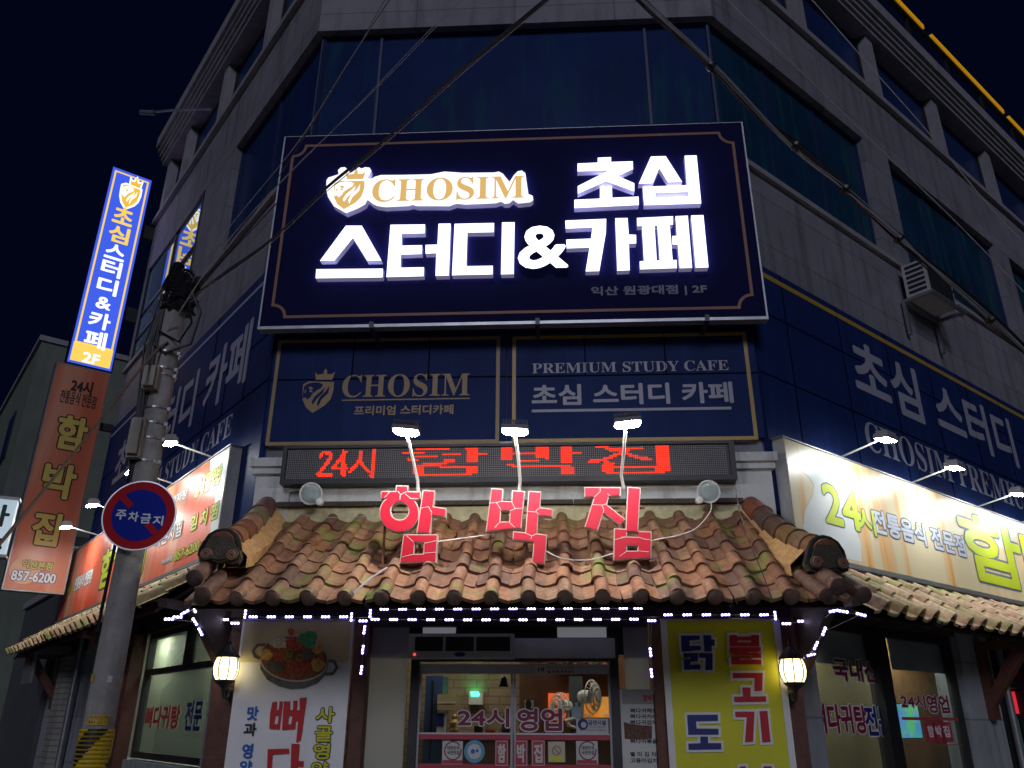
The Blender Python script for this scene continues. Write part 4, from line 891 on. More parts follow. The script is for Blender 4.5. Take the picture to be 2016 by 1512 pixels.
# interior seen through the glass
for nm, args, m in (('interior_floor', (C, -6, 6, .0, .02, -6, -.25), m_stone), ('interior_ceiling', (C, -2.2, 2.2, 2.75, 2.8, -6, -.25), m_white)):
    q = MB(); q.box(*args); q.build(nm, m, None, kind='structure', label='pale interior surface of the restaurant seen through the glass', cat='interior')
m_brick = panelled('sand_brick', (.40, .29, .18), .26, .085, rough=.8, line=.55, mort=.006, off=.5, bump=.4, stain_or_glow=.75)
m_timber = mat('brown_panelling', (.16, .07, .03), .55, var=.3, vs=5)
zd = lambda x, y: (780+x/3.7333, 1180+y/3.7333)
DB = -2.6
a_s = C.px(*zd(905, 700), DB)[0]
q = MB(); q.box(C, -2.6, a_s, 0, 2.75, DB-.15, DB); q.build('brick_wall', m_brick, None, kind='structure', label='sand brick back wall inside the restaurant', cat='interior wall')
q = MB(); q.box(C, a_s, 2.6, 0, 2.75, DB-.15, DB+.001); q.build('panelled_wall', m_timber, None, kind='structure', label='brown timber back wall inside the restaurant', cat='interior wall')
for P, a, m, lab in ((Lf, 3.3, m_timber, 'left'), (Rt, 3.3, m_timber, 'right')): pass
m_blind = mat('pale_blind', (.50, .50, .38), .8, var=.06, vs=2)
q = MB(); q.box(Lf, .3, 7.5, .9, 2.66, -.62, -.58); q.build('interior_partition', m_blind, None, kind='structure', label='pale partition inside the left side window', cat='interior wall')
q = MB(); q.box(Rt, .2, 2.75, .6, 2.66, -.72, -.68); q.build('interior_partition', mat('straw_wall', (.36, .29, .13), .8, var=.1), None, kind='structure', label='straw coloured partition inside the right side window', cat='interior wall')
q = MB(); q.box(Rt, 2.76, 5.4, .6, 2.66, -.75, -.70); q.build('interior_partition', mat('timber_wall', (.26, .13, .05), .7, var=.3, vs=5), None, kind='structure', label='brown timber partition inside the right side window', cat='interior wall')
q = MB(); q.pbox(Rt, c7(30, 752), c7(490, 560), -.16, -.155); q.pbox(Rt, c7(575, 800), c7(1040, 560), -.16, -.155); q.build('roller_blind', mat('grey_blind', (.45, .45, .46), .7, var=.08), None, 'pale grey roller blind half down behind the right side window', 'blind')
q = MB(); q.pbox(Rt, c7(640, 1300), c7(760, 1050), -.5, -.47); tv = q.build('screen', m_black, None, 'small glowing blue screen behind the right side window', 'screen')
m_tv = bpy.data.materials.new('screen_picture'); m_tv.use_nodes = True
_n = m_tv.node_tree.nodes; _b = _n['Principled BSDF']; _no = _n.new('ShaderNodeTexNoise'); _no.inputs['Scale'].default_value = 5; _r = _n.new('ShaderNodeValToRGB'); _r.color_ramp.elements[0].position = .4; _r.color_ramp.elements[1].position = .62
_r.color_ramp.elements[0].color = S(0, 120, 190); _r.color_ramp.elements[1].color = S(40, 170, 90); _g = _n.new('ShaderNodeNewGeometry'); _l = m_tv.node_tree.links
_l.new(_g.outputs['Position'], _no.inputs['Vector']); _l.new(_no.outputs['Fac'], _r.inputs[0]); _l.new(_r.outputs[0], _b.inputs['Emission Color']); _b.inputs['Emission Strength'].default_value = 1.1
q = MB(); q.pbox(Rt, c7(645, 1295), c7(755, 1055), -.469, -.466); q.build('picture', m_tv, tv)
# ceiling lights that light the rooms
m_tube = glow('ceiling_tube', (1, .92, .78), 15.0); m_tube2 = glow('side_ceiling_tube', (.95, 1, .90), 48.0)
for P, a, d, z, sc, lab in ((C, -.6, -1.5, 2.70, 1.0, 'flush ceiling light over the dining room, nearer the brick wall'), (C, .9, -1.6, 2.70, .8, 'flush ceiling light over the dining room, nearer the fans'), (Lf, 1.9, -.38, 2.60, .8, 'flush ceiling light inside the left side window near the corner'), (Lf, 4.2, -.38, 2.60, .8, 'flush ceiling light inside the left side window behind the utility pole'), (Rt, 1.0, -.42, 2.60, .7, 'flush ceiling light inside the right side window near the corner'), (Rt, 3.0, -.42, 2.60, .7, 'flush ceiling light inside the right side window over the screen')):
    r = thing('ceiling_light', P.w(a, z, d), lab, 'ceiling light')
    q = MB(); hw = .15 if P is C else .08; q.box(P, a-.3*sc, a+.3*sc, z, z+.05, d-hw, d+hw); q.build('housing', m_white, r)
    q = MB(); q.box(P, a-.28*sc, a+.28*sc, z-.012, z-.002, d-hw+.015, d+hw-.015); q.build('diffuser', m_tube if P is C else m_tube2, r)
for P, s0, s1 in ((Lf, .3, 7.5), (Rt, .2, 5.4)):
    q = MB(); q.box(P, s0, s1, 2.68, 2.72, -.8, -.26); q.build('interior_ceiling', m_white, None, kind='structure', label='side room ceiling', cat='interior')

# ------------------------------------------------------------------ automatic door, air curtain and things on and behind the glass
DD = -.04
dr = thing('sliding_door', C.w(.03, 0, DD), 'glazed double sliding door with red stripes and stickers at the entrance', 'door')
xa0, xa1 = C.px(818, 1380, DD)[0], C.px(1208, 1380, DD)[0]; zt = C.px(1010, 1300, DD)[1]
q = MB(); q.box(C, xa0-.045, xa0+.02, 0, zt+.06, -.12, DD+.03); q.box(C, xa1-.02, xa1+.05, 0, zt+.06, -.12, DD+.03); q.box(C, xa0+.02, xa1-.02, zt-.01, zt+.06, -.12, DD+.03); q.build('frame', m_frame, dr)
q = MB(); q.pbox(C, zd(172, 545), zd(1562, 478), DD-.05, DD+.0); q.build('header', m_lgrey, dr)
m_door = glass('door_glass', (.92, .94, .93), .9, .02)
xm = C.px(*zd(860, 800), DD)[0]
for s0, s1, ln in ((xa0+.02, xm-.004, 0), (xm+.004, xa1-.02, 1)):
    q = MB(); q.box(C, s0, s1, .02, zt-.1, DD-.035-ln*.0, DD-.025); lf = q.build('door_leaf', m_door, dr)
    q = MB()
    q.box(C, s0, s0+.018, .02, zt-.1, DD-.04, DD-.02); q.box(C, s1-.018, s1, .02, zt-.1, DD-.04, DD-.02); q.build('stile', m_steel, lf)
    z0, z1 = C.px(*zd(860, 1032), DD)[1], C.px(*zd(860, 994), DD)[1]; z2, z3 = C.px(*zd(860, 1245), DD)[1], C.px(*zd(860, 1213), DD)[1]
    q = MB(); q.box(C, s0+.02, s1-.02, z0, z1, DD-.0245, DD-.022); q.box(C, s0+.02, s1-.02, z2, z3, DD-.0245, DD-.022); q.build('red_stripe', m_pink, lf)
    q = MB(); q.box(C, s0+.02, s1-.02, z1, z1+.012, DD-.0245, DD-.0215); q.build('grey_stripe', m_alu, lf)
    q = MB(); hx = s1-.05 if not ln else s0+.05; q.tube([C.w(hx, .8, DD+.0), C.w(hx, 1.12, DD+.0)], .014, 8); q.build('handle', m_steel, lf)
DT = DD-.018
sticker('door_lettering', 'wine red opening hours lettering on the glass of the sliding door', C, [('24시', zd(448, 938), zd(832, 800), m_winered, .013, 1), ('영업', zd(888, 968), zd(1218, 802), m_winered, .013, 1)], d=DT)
def card(lab, p0, p1, m=m_paper, d=DT, name='door_sticker', cat='sticker'):
    q = MB(); q.pbox(C, p0, p1, d-.002, d); return q.build(name, m, None, lab, cat)
def ctext(o, body, ll, ur, m, bold=0, d=DT+.002):
    t = MB(); t.ptext(C, body, ll, ur, d, bold); t.build('letters', m, o)
for x, lab in ((335, 'white tasting award sticker with a purple ring, lower left on the door'), (1325, 'white tasting award sticker with a purple ring, lower right on the door')):
    o = card(lab, zd(x, 1212), zd(x+155, 1042))
    q = MB(); a, z = C.px(*zd(x+82, 1112), DT); q.ribbon(C, circ(a, z, .066, 22, a0=.6, a1=6.5, full=False), .010, DT+.002); q.build('ring', m_winered, o)
    ctext(o, '대한민국', zd(x+38, 1106), zd(x+130, 1078), m_textblack, .001); ctext(o, '국전맛집', zd(x+38, 1142), zd(x+130, 1112), m_textblack, .001)
    q = MB(); q.pbox(C, zd(x+4, 1208), zd(x+150, 1182), DT, DT+.002); q.build('red_band', m_pink, o)
a, z = C.px(*zd(575, 1118), DT); q = MB(); q.prism(C, [circ(a, z, .083)], DT-.002, DT); o = q.build('door_sticker', mat('sky_blue_print', (.10, .32, .48), .5, var=.05), None, 'round pale blue sticker on the lower door glass', 'sticker')
q = MB(); q.prism(C, [circ(a, z, .055)], DT, DT+.002); q.build('white_disc', m_paper, o); q = MB(); q.prism(C, [circ(a-.012, z, .018, 10), ], DT+.002, DT+.003); q.prism(C, [circ(a+.022, z+.005, .012, 10)], DT+.002, DT+.003); q.build('figures', m_textblue, o)
for x, ch, wh in ((726, '함', 'leftmost'), (868, '박', 'middle one'), (995, '집', 'rightmost')):
    o = card(f'red square lettered card on the lower door glass, {wh} of three', zd(x, 1225), zd(x+98, 1036), m_pink); ctext(o, ch, zd(x+18, 1200), zd(x+80, 1062), m_paper, .004)
    q = MB(); a0_, z0_ = C.px(*zd(x+6, 1219), DT); a1_, z1_ = C.px(*zd(x+92, 1042), DT); q.ribbon(C, rect(a0_, a1_, z0_, z1_), .004, DT+.002, 0, True); q.build('white_line', m_paper, o)
o = card('cream notice with a no smoking ring on the lower door glass', zd(1118, 1196), zd(1240, 1046), mat('cream_paper', (.55, .50, .36), .7, var=.05))
q = MB(); a, z = C.px(*zd(1178, 1112), DT); q.ribbon(C, circ(a, z, .032, 18), .006, DT+.002, 0, True); q.ribbon(C, [(a-.022, z+.022), (a+.022, z-.022)], .006, DT+.002); q.build('ring', m_orange, o)
q = MB(); q.pbox(C, zd(1132, 1186), zd(1226, 1154), DT, DT+.002); q.build('yellow_band', m_textyel, o)
o = card('white no smoking notice with a blue face icon at the right of the door', zd(1325, 990), zd(1558, 876))
q = MB(); a, z = C.px(*zd(1372, 918), DT); q.prism(C, [circ(a, z, .042, 20)], DT, DT+.002); q.build('blue_disc', m_textnavy, o)
q = MB(); q.prism(C, [circ(a+.006, z-.004, .022, 14)], DT+.002, DT+.003); q.build('face', m_paper, o)
ctext(o, '금연시설', zd(1412, 924), zd(1540, 888), m_textnavy, .003); ctext(o, '국민건강증진법', zd(1412, 944), zd(1535, 932), m_textnavy); ctext(o, '위반시 과태료가 부과됩니다', zd(1345, 968), zd(1545, 955), m_textblack)
o = card('small 19 age notice stuck on the door header', zd(1022, 550), zd(1325, 484), d=DD+.004)
ctext(o, '19', zd(1042, 535), zd(1088, 500), m_textblack, .003, DD+.006); ctext(o, '19세 미만 청소년에게', zd(1112, 514), zd(1310, 490), m_textblack, 0, DD+.006); ctext(o, '술 담배 판매금지', zd(1112, 543), zd(1310, 518), m_textred, .001, DD+.006)
o = card('pale blue thumb shaped sticker at the right of the door', zd(1290, 868), zd(1362, 790), mat('pale_blue_print', (.28, .40, .46), .5, var=.05))
q = MB(); q.pbox(C, zd(1316, 795), zd(1336, 758), DT-.002, DT); q.build('thumb', bpy.data.materials['pale_blue_print'], o)
# air curtain and cover box
ac = thing('air_curtain', C.wp(*zd(475, 430), .14), 'grey air curtain with three dark grilles over the left of the door', 'air curtain')
q = MB(); q.pbox(C, zd(85, 430), zd(865, 252), -.05, .16); q.build('housing', m_lgrey, ac)
for x0, x1 in ((135, 345), (362, 572), (588, 838)):
    q = MB(); q.pbox(C, zd(x0, 380), zd(x1, 275), .16, .163)
    o = q.build('grille', m_black, ac); q = MB(); za_ = C.px(*zd(x0, 380), .163)[1]; zb_ = C.px(*zd(x0, 275), .163)[1]
    for k in range(7): z = za_+(zb_-za_)*(k+.5)/7; q.box(C, C.px(*zd(x0+4, 380), .163)[0], C.px(*zd(x1-4, 380), .163)[0], z-.003, z+.003, .163, .168)
    q.build('louvre', m_dark, o)
q = MB(); a, z = C.px(*zd(468, 404), .16); q.prism(C, [circ(a, z, .045, 22, .018)], .16, .164); q.build('badge', m_textnavy, ac)
q = MB(); a, z = C.px(*zd(135, 405), .16); q.prism(C, [circ(a, z, .010, 10)], .16, .165); q.build('indicator', glow('indicator_red', (1, .05, .02), 2), ac)
cb = thing('door_motor_box', C.wp(*zd(1240, 420), .1), 'plain grey cover box over the right of the door', 'cover box')
q = MB(); q.pbox(C, zd(868, 425), zd(1612, 285), -.05, .11); q.build('housing', m_lgrey, cb)
q = MB(); q.pbox(C, zd(1612, 428), zd(1630, 280), -.05, .115); q.build('end_plate', m_dark, cb)
# bright panes above
q = MB(); m_tp = mat('white_panel', (.55, .56, .58), .5, var=.06, emit=(.9, .93, 1), es=.12)
for p0, p1 in ((zd(195, 250), zd(440, 165)), (zd(1185, 280), zd(1542, 165))): q = MB(); q.pbox(C, p0, p1, -.09, -.085); q.build('transom_panel', m_tp, B)
q = MB(); q.box(C, -1.17, 1.13, zt+.05, 2.4, -.14, -.10); q.build('transom_board', m_woodd, B)
# inside
bx = thing('blue_cabinet', C.wp(*zd(260, 985), -1.7), 'tall dark blue cabinet behind the left door leaf', 'cabinet')
q = MB(); q.pbox(C, zd(190, 1240), zd(345, 562), -2.2, -1.75); q.build('body', mat('blue_steel', (.03, .06, .14), .5, var=.1), bx); q = MB(); q.pbox(C, zd(255, 1180), zd(262, 600), -1.75, -1.745); q.build('door_gap', m_black, bx)
q = MB(); q.pbox(C, zd(300, 815), zd(437, 698), -2.2, -1.7); o = q.build('cardboard_box', mat('cardboard', (.42, .32, .18), .85, var=.1), None, 'brown cardboard box stacked inside behind the left door leaf', 'box')
q = MB(); q.pbox(C, zd(300, 765), zd(437, 752), -1.7, -1.697); q.build('tape', m_paper, o)
q = MB(); q.pbox(C, zd(296, 980), zd(370, 818), -1.75, -1.72); o = q.build('picture_frame', m_white, None, 'white frame leaning under the cardboard box inside', 'frame'); q = MB(); q.pbox(C, zd(300, 935), zd(352, 838), -1.72, -1.715); q.build('picture', m_textnavy, o)
af = thing('air_purifier', C.wp(*zd(590, 770), DB), 'white wall box with a green light on the sand brick wall', 'air purifier')
q = MB(); q.pbox(C, zd(532, 772), zd(636, 685), DB, DB+.14); q.build('body', m_white, af)
q = MB(); q.pbox(C, zd(552, 712), zd(608, 690), DB+.14, DB+.146); q.box(C, C.px(*zd(552, 690), DB)[0], C.px(*zd(608, 690), DB)[0], C.px(*zd(560, 685), DB+.14)[1], C.px(*zd(560, 685), DB+.14)[1]+.01, DB+.02, DB+.12); q.build('green_light', glow('green_glow', (.05, 1, .35), 7), af)
def fan(cx, cy, d, rr, yaw, lab):
    c = C.wp(*zd(cx, cy), d); ax = C.n*math.cos(yaw)+C.d*math.sin(yaw); r = thing('wall_fan', c-np.array([0, 0, .25]), lab, 'fan', 'wall fans in the dining room')
    x = np.cross(ax, (0, 0, 1.)); x /= np.linalg.norm(x); y = np.cross(x, ax); q = MB()
    for f, h in ((1, 0), (.8, .035), (.55, .055), (.3, .065)): q.tube([c+ax*h+(x*math.cos(t)+y*math.sin(t))*rr*f for t in [2*math.pi*i/24 for i in range(25)]], .006, 5)
    for i in range(22): t = 2*math.pi*i/22; q.tube([c+ax*hh+(x*math.cos(t)+y*math.sin(t))*rr*ff for ff, hh in ((1, 0), (.8, .035), (.55, .055), (.2, .066))], .0028, 4)
    q.build('cage', m_white, r)
    q = MB()
    for k in range(4):
        V = [c+ax*(.01+.02*sk)+(x*math.cos(t+k*math.pi/2)+y*math.sin(t+k*math.pi/2))*rr*f for f, t, sk in ((.15, -.3, 0), (.85, -.35, 0), (.88, .45, 1), (.15, .4, 1))]; q.add(V+[p-ax*.004 for p in V], [(0, 1, 2, 3), (7, 6, 5, 4), (0, 4, 5, 1), (1, 5, 6, 2), (2, 6, 7, 3), (3, 7, 4, 0)])
    q.build('blades', mat('fan_blade', (.5, .52, .5), .4, var=.05), r)
    q = MB(); q.lathe(c-ax*.14, ax, [(.05, 0), (.065, .05), (.06, .12)], 14); q.tube([c-ax*.1, c-ax*.12+np.array([0, 0, -.18]), c-ax*.3+np.array([0, 0, -.22])], .018, 8); q.build('motor', m_white, r)
fan(1205, 785, -1.9, .13, -.75, 'round wall fan turned aside in front of the orange panel'); fan(1440, 715, -1.5, .155, 1.05, 'large tilted wall fan at the right inside the door')
def lit_card(nm, lab, p0, p1, d, col, es, cat):
    q = MB(); q.pbox(C, p0, p1, d-.01, d); return q.build(nm, mat(nm+'_print', col, .5, var=.5, vs=9, emit=col, es=es), None, lab, cat)
lit_card('glowing_panel', 'glowing orange panel on the back wall behind a fan', zd(1120, 888), zd(1278, 690), DB+.03, S(232, 92, 40)[:3], 1.0, 'panel')
o = lit_card('menu_picture', 'backlit food picture inside, left of the pair at the right of the door', zd(1372, 868), zd(1486, 712), DB+.25, S(200, 120, 40)[:3], .8, 'menu board'); ctext(o, '해장국', zd(1378, 866), zd(1455, 838), m_outline, .002, DB+.256)
o = lit_card('menu_picture', 'backlit food picture inside, right of the pair at the right of the door', zd(1492, 868), zd(1600, 716), DB+.25, S(210, 140, 60)[:3], .8, 'menu board'); ctext(o, '라면', zd(1530, 866), zd(1585, 840), m_outline, .002, DB+.256)
q = MB(); q.pbox(C, zd(945, 800), zd(1010, 742), DB+.002, DB+.02); o = q.build('portrait_poster', m_paper, None, 'small white poster on the brown back wall', 'poster'); q = MB(); a, z = C.px(*zd(972, 772), DB+.02); q.prism(C, [circ(a, z, .035, 14, .05)], DB+.02, DB+.022); q.build('dark_shape', m_textblack, o)
# tiled awning over the inner counter
for k in range(11):
    pass
mb, n_, _x = tile_field(C, C.px(*zd(1035, 600), DB+.5)[0], C.px(*zd(1600, 600), DB+.5)[0], DB+.05, 2.36, DB+.5, 2.12, .16, 3, .045, .014, [(.12, .045, .025), (.09, .035, .02)])
mb.build('inner_awning', m_tile, None, 'brown tiled awning over the counter inside the restaurant', 'awning', smooth=True, norm=False)
q = MB(); q.pbox(C, zd(1278, 1000), zd(1368, 566), DB+.3, DB+.55); q.build('counter_post', mat('slate_post', (.05, .06, .07), .6), None, 'dark slate post beside the tilted fan inside', 'post')
q = MB(); q.pbox(C, zd(380, 1240), zd(1570, 1000), -2.0, -1.5); q.build('counter', m_timber, None, 'brown counter inside behind the lower door stripes', 'counter')
for x, h, m, lab in ((425, 55, m_gold, 'small gold ornament on the counter inside'), (600, 60, m_dark, 'dark box on the counter inside'), (690, 40, m_red, 'red packet on the counter inside'), (805, 45, m_black, 'black jar on the counter inside')):
    c = C.wp(*zd(x, 985), -1.62); q = MB()
    if x == 600: q.pbox(C, zd(572, 984), zd(632, 930), -1.66, -1.58)
    elif x == 690: q.pbox(C, zd(655, 984), zd(725, 962), -1.66, -1.58)
    else: q.lathe(c, (0, 0, 1), [(.03, 0), (.05, .03), (.035, .07), (.05, .10), (.02, .13), (.03, .16), (0, .18)], 12)
    q.build('counter_item', m, None, lab, 'counter item')
c = C.wp(*zd(792, 605), -.3); q = MB(); q.lathe(c-np.array([0, 0, .04]), (0, 0, 1), [(.045, 0), (.032, .03), (.022, .07), (.0, .085)], 12); o = q.build('door_bell', m_black, None, 'little black bell hanging inside the door glass', 'bell'); q = MB(); q.tube([c+np.array([0, 0, .04]), c+np.array([0, 0, .14])], .003, 5); q.build('cord', m_black, o)
q = MB(); q.tube([C.wp(*zd(792, 540), -.3), C.wp(*zd(792, 480), -.15)], .004, 5); q.build('hook', m_black, o)

# menu sheets right of the door
mn = card('tall white menu sheet right of the door, half hidden by the post', zd(1660, 1330), zd(1885, 660), m_paper, -.03, 'menu_sheet', 'menu')
q = MB(); q.pbox(C, zd(1661, 770), zd(1885, 661), -.03, -.028); q.build('grey_head', mat('grey_paper', (.30, .29, .27), .7, var=.08), mn)
ctext(mn, '함박집', zd(1815, 748), zd(1905, 700), m_textred, .003, -.026)
for y, tx in ((835, '뼈다귀해장국'), (878, '뼈다귀카레국'), (922, '뼈다귀감자탕'), (1060, '뼈다귀볶음탕'), (1155, '별 미 김 치 찜'), (1202, '고등어김치찜')): ctext(mn, tx, zd(1722, y), zd(1960, y-34), m_textblack, .002, -.027)
q = MB(); q.prism(C, [[C.px(*zd(x, y), -.027) for x, y in ((1672, 900), (1720, 915), (1800, 925), (1880, 930), (1880, 1025), (1800, 1030), (1680, 1025))]], -.03, -.027); q.build('food_photo', mat('food_print', (.10, .035, .02), .6, var=.7, vs=40), mn)

# ------------------------------------------------------------------ hanging banners
def cloth(P, a0, a1, z0, z1, d, m, label, amp=.006):
    mb = MB(); nx, nz = 14, 26; V = []; UV = []
    for j in range(nz+1):
        for i in range(nx+1):
            f, h = i/nx, j/nz; a = a0+(a1-a0)*f; z = z0+(z1-z0)*h
            V.append(P.w(a, z, d+amp*math.sin(f*7+h*3)*(1-.7*h)-.004)); UV.append((a, z))
    F = [(j*(nx+1)+i, j*(nx+1)+i+1, (j+1)*(nx+1)+i+1, (j+1)*(nx+1)+i) for j in range(nz) for i in range(nx)]
    k = len(V); V2 = [p-P.n*.003 for p in V]; mb.add(V+V2, F+[tuple(k+i for i in reversed(f)) for f in F], 0, UV+UV)
    return mb.build('hanging_banner', m, None, label, 'banner', smooth=True, norm=False)
m_bw = mat('banner_white', (.80, .80, .81), .55, var=.04); m_by = mat('banner_yellow', (.62, .60, .012), .5, var=.05)
m_bred = mat('banner_red', (.50, .012, .012), .5, var=.08)
DBN = .15
a0, z1 = C.px(478, 1222, DBN); a1, _ = C.px(697, 1222, DBN)
wb = cloth(C, a0, a1, .45, z1, DBN, m_bw, 'white hanging banner with a stew pan picture, left of the door', .004)
z4 = lambda x, y: (400+x/4.032, 1150+y/4.032)
DB1 = DBN+.004
q = MB(); q.box(C, a0, a1, z1-.0, z1+.012, DBN-.02, DBN+.01); q.build('top_rod', m_alu, wb)
q = MB(); q.box(C, a0+.02, a1-.02, C.px(*z4(700, 620), DB1)[1], z1-.01, DB1-.002, DB1-.0005); q.build('tan_header', mat('banner_tan', (.60, .49, .29), .55, var=.14, vs=4), wb)
def bt(o, P, body, ll, ur, m, bold, out=None, grow=.012, d=DB1+.004, slant=0):
    if out: t = MB(); t.ptext(P, body, ll, ur, d-.003, bold, 0, slant, grow); t.build('letter_outline', out, o)
    t = MB(); t.ptext(P, body, ll, ur, d, bold, 0, slant); t.build('lettering', m, o)
bt(wb, C, '맛', z4(342, 1080), z4(443, 970), m_textblue, .008); bt(wb, C, '과', z4(315, 1205), z4(428, 1100), m_textblack, .008)
bt(wb, C, '영', z4(300, 1385), z4(400, 1265), m_textblue, .008); bt(wb, C, '양', z4(282, 1500), z4(392, 1400), m_textblue, .008)
for ch, p, q_ in (('사', (890, 1100), (1048, 975)), ('골', (882, 1250), (1030, 1128)), ('영', (868, 1392), (1010, 1265)), ('양', (850, 1535), (1000, 1410))): bt(wb, C, ch, z4(*p), z4(*q_), m_textyel, .014, m_textblack, .022)
# the red brushed word, traced: 뼈 then 다
ppy = [[(548, 938), (585, 932), (580, 1000), (600, 998), (606, 930), (632, 932), (606, 1152), (524, 1148), (530, 1030)], [(640, 930), (690, 930), (688, 1000), (712, 1000), (715, 925), (748, 925), (742, 1000), (765, 1000), (765, 905), (822, 898), (775, 1240), (738, 1258), (752, 1090), (735, 1085), (730, 1150), (625, 1158), (632, 1040)]]
holes = [[(573, 1045), (600, 1045), (590, 1112), (562, 1110)], [(680, 1045), (708, 1045), (698, 1112), (672, 1112)]]
q = MB()
for lp, ho in zip(ppy, holes): q.ppoly(C, [[z4(*p) for p in lp], [z4(*p) for p in ho]], DB1, DB1+.004)
q.ppoly(C, [[z4(*p) for p in ((512, 1310), (680, 1305), (682, 1345), (550, 1352), (540, 1500), (505, 1500))]], DB1, DB1+.004)
q.ppoly(C, [[z4(*p) for p in ((700, 1265), (765, 1270), (755, 1405), (798, 1405), (796, 1450), (750, 1450), (745, 1560), (690, 1560))]], DB1, DB1+.004)
q.build('red_lettering', m_bred, wb)
# printed stew pan
cxp, cyp = 715, 640
def el(cx, cy, rx, ry, n=36, jit=0): return [(cx+rx*math.cos(t)*(1+rng.uniform(-jit, jit)), cy+ry*math.sin(t)*(1+rng.uniform(-jit, jit))) for t in [2*math.pi*i/n for i in range(n)]]
def pr_(pts, lay, m, nm):
    q = MB(); q.ppoly(C, [[z4(*p) for p in pts]], DB1, DB1+.001+lay*.0009); q.build(nm, m, wb)
m_pan = mat('pan_grey', (.13, .12, .11), .4, var=.5, vs=20); m_rim = mat('pan_rim', (.5, .5, .47), .4, var=.2)
m_stew = mat('stew_print', (.26, .075, .03), .6, var=.9, vs=38); m_green = mat('herb_print', (.05, .32, .15), .6, var=.6, vs=50); m_egg = mat('potato_print', (.60, .36, .10), .6, var=.5, vs=24)
m_rice = mat('enoki_print', (.62, .58, .44), .6, var=.35, vs=45); m_chil = mat('chilli_print', (.48, .085, .04), .6, var=.7, vs=34)
rt_ = lambda pts, an=.10: [(cxp+(x-cxp)*math.cos(an)-(y-cyp)*math.sin(an), cyp+(x-cxp)*math.sin(an)+(y-cyp)*math.cos(an)) for x, y in pts]
pr_(rt_([(445, 620), (460, 700), (520, 780), (620, 822), (715, 836), (820, 818), (920, 770), (975, 700), (990, 620)]), 0, m_pan, 'pan_body')
pr_(rt_(el(cxp, 590, 280, 185)), 1, m_rim, 'pan_rim'); pr_(rt_(el(cxp, 590, 266, 172)), 2, m_stew, 'stew')
for c_, rx, ry, m, nm in (((500, 560), 52, 45, m_egg, 'potato'), ((905, 640), 60, 52, m_egg, 'potato'), ((905, 510), 50, 40, m_egg, 'potato'), ((615, 470), 85, 45, m_rice, 'mushrooms'), ((720, 470), 70, 60, m_chil, 'chilli'), ((700, 375), 28, 28, m_chil, 'chilli'), ((620, 560), 70, 50, m_chil, 'meat'), ((760, 650), 110, 60, m_chil, 'meat'), ((830, 560), 50, 40, m_pan, 'meat'), ((570, 655), 80, 40, m_pan, 'meat'), ((795, 430), 45, 42, m_green, 'herbs'), ((850, 410), 55, 40, m_green, 'herbs'), ((840, 470), 50, 45, m_green, 'herbs')):
    pr_(el(*c_, rx, ry, 22, .16), 3+rng.random()*.8, m, nm)
for c_ in ((685, 540), (672, 590), (765, 585), (680, 562)):
    q = MB(); q.ribbon(C, [C.px(*z4(*p), DB1+.006) for p in el(*c_, 24, 22, 14)], .006, DB1+.0062, 0, True); q.build('onion_ring', mat('onion_print', (.26, .36, .12), .6, var=.1), wb)
for pts in ([(490, 478), (430, 485), (395, 530), (410, 575), (450, 590)], [(990, 605), (1040, 615), (1062, 660), (1030, 710), (960, 715)]):
    q = MB(); q.ribbon(C, [C.px(*z4(*p), DB1+.004) for p in pts], .022, DB1+.0044); q.build('pan_handle', m_pan, wb)
a0, z1 = C.px(1300, 1222, DBN); a1, _ = C.px(1534, 1222, DBN)
yb = cloth(C, a0, a1, .45, z1, DBN, m_by, 'yellow hanging banner with navy and red Korean letters, right of the door', .004)
q = MB(); q.box(C, a0, a1, z1, z1+.012, DBN-.02, DBN+.01); q.build('top_rod', m_alu, yb)
q = MB(); q.box(C, a0, a0+.05, .45, z1, DB1-.0035, DB1+.001); q.box(C, a1-.05, a1, .45, z1, DB1-.0035, DB1+.001); q.build('pale_edge', m_outline, yb)
z6 = lambda x, y: (1250+x/4.032, 1150+y/4.032)
# traced block letters
YB = [(m_textnavy, [[(365, 408), (513, 408), (515, 440), (432, 448), (434, 492), (522, 488), (525, 522), (372, 538)], [(541, 405), (605, 405), (608, 438), (632, 440), (634, 488), (610, 490), (610, 536), (552, 536)],
        [(384, 548), (500, 546), (500, 612), (440, 618), (440, 640), (518, 638), (520, 676), (390, 680), (388, 598), (440, 594), (440, 580), (386, 582)], [(508, 546), (617, 548), (616, 682), (558, 682), (562, 585), (508, 584)]]),
      (m_textred, [([(750, 404), (810, 404), (812, 418), (922, 416), (922, 404), (985, 404), (988, 494), (754, 494)], [(815, 448), (922, 448), (922, 462), (815, 462)]), [(752, 503), (1000, 500), (1000, 538), (905, 540), (905, 548), (1002, 548), (1004, 586), (832, 592), (832, 602), (1003, 600), (1004, 637), (768, 638), (764, 578), (935, 572), (935, 566), (762, 562), (760, 545), (848, 541), (848, 536), (752, 540)],
        [(776, 706), (1015, 704), (1010, 848), (948, 850), (952, 745), (778, 748)], [(853, 820), (918, 820), (920, 892), (1040, 890), (1042, 934), (790, 938), (786, 894), (858, 892)],
        [(795, 1012), (950, 1012), (938, 1252), (874, 1256), (888, 1058), (798, 1056)], [(988, 1008), (1052, 1006), (1078, 1254), (1012, 1258)], [(832, 1448), (880, 1446), (882, 1700), (840, 1700)], [(1020, 1446), (1088, 1446), (1100, 1700), (1030, 1700)]]),
      (m_textnavy, [[(414, 1038), (658, 1036), (660, 1086), (486, 1090), (490, 1146), (664, 1148), (664, 1196), (424, 1196)], [(518, 1210), (580, 1210), (582, 1262), (684, 1262), (686, 1312), (426, 1316), (424, 1266), (520, 1262)]])]
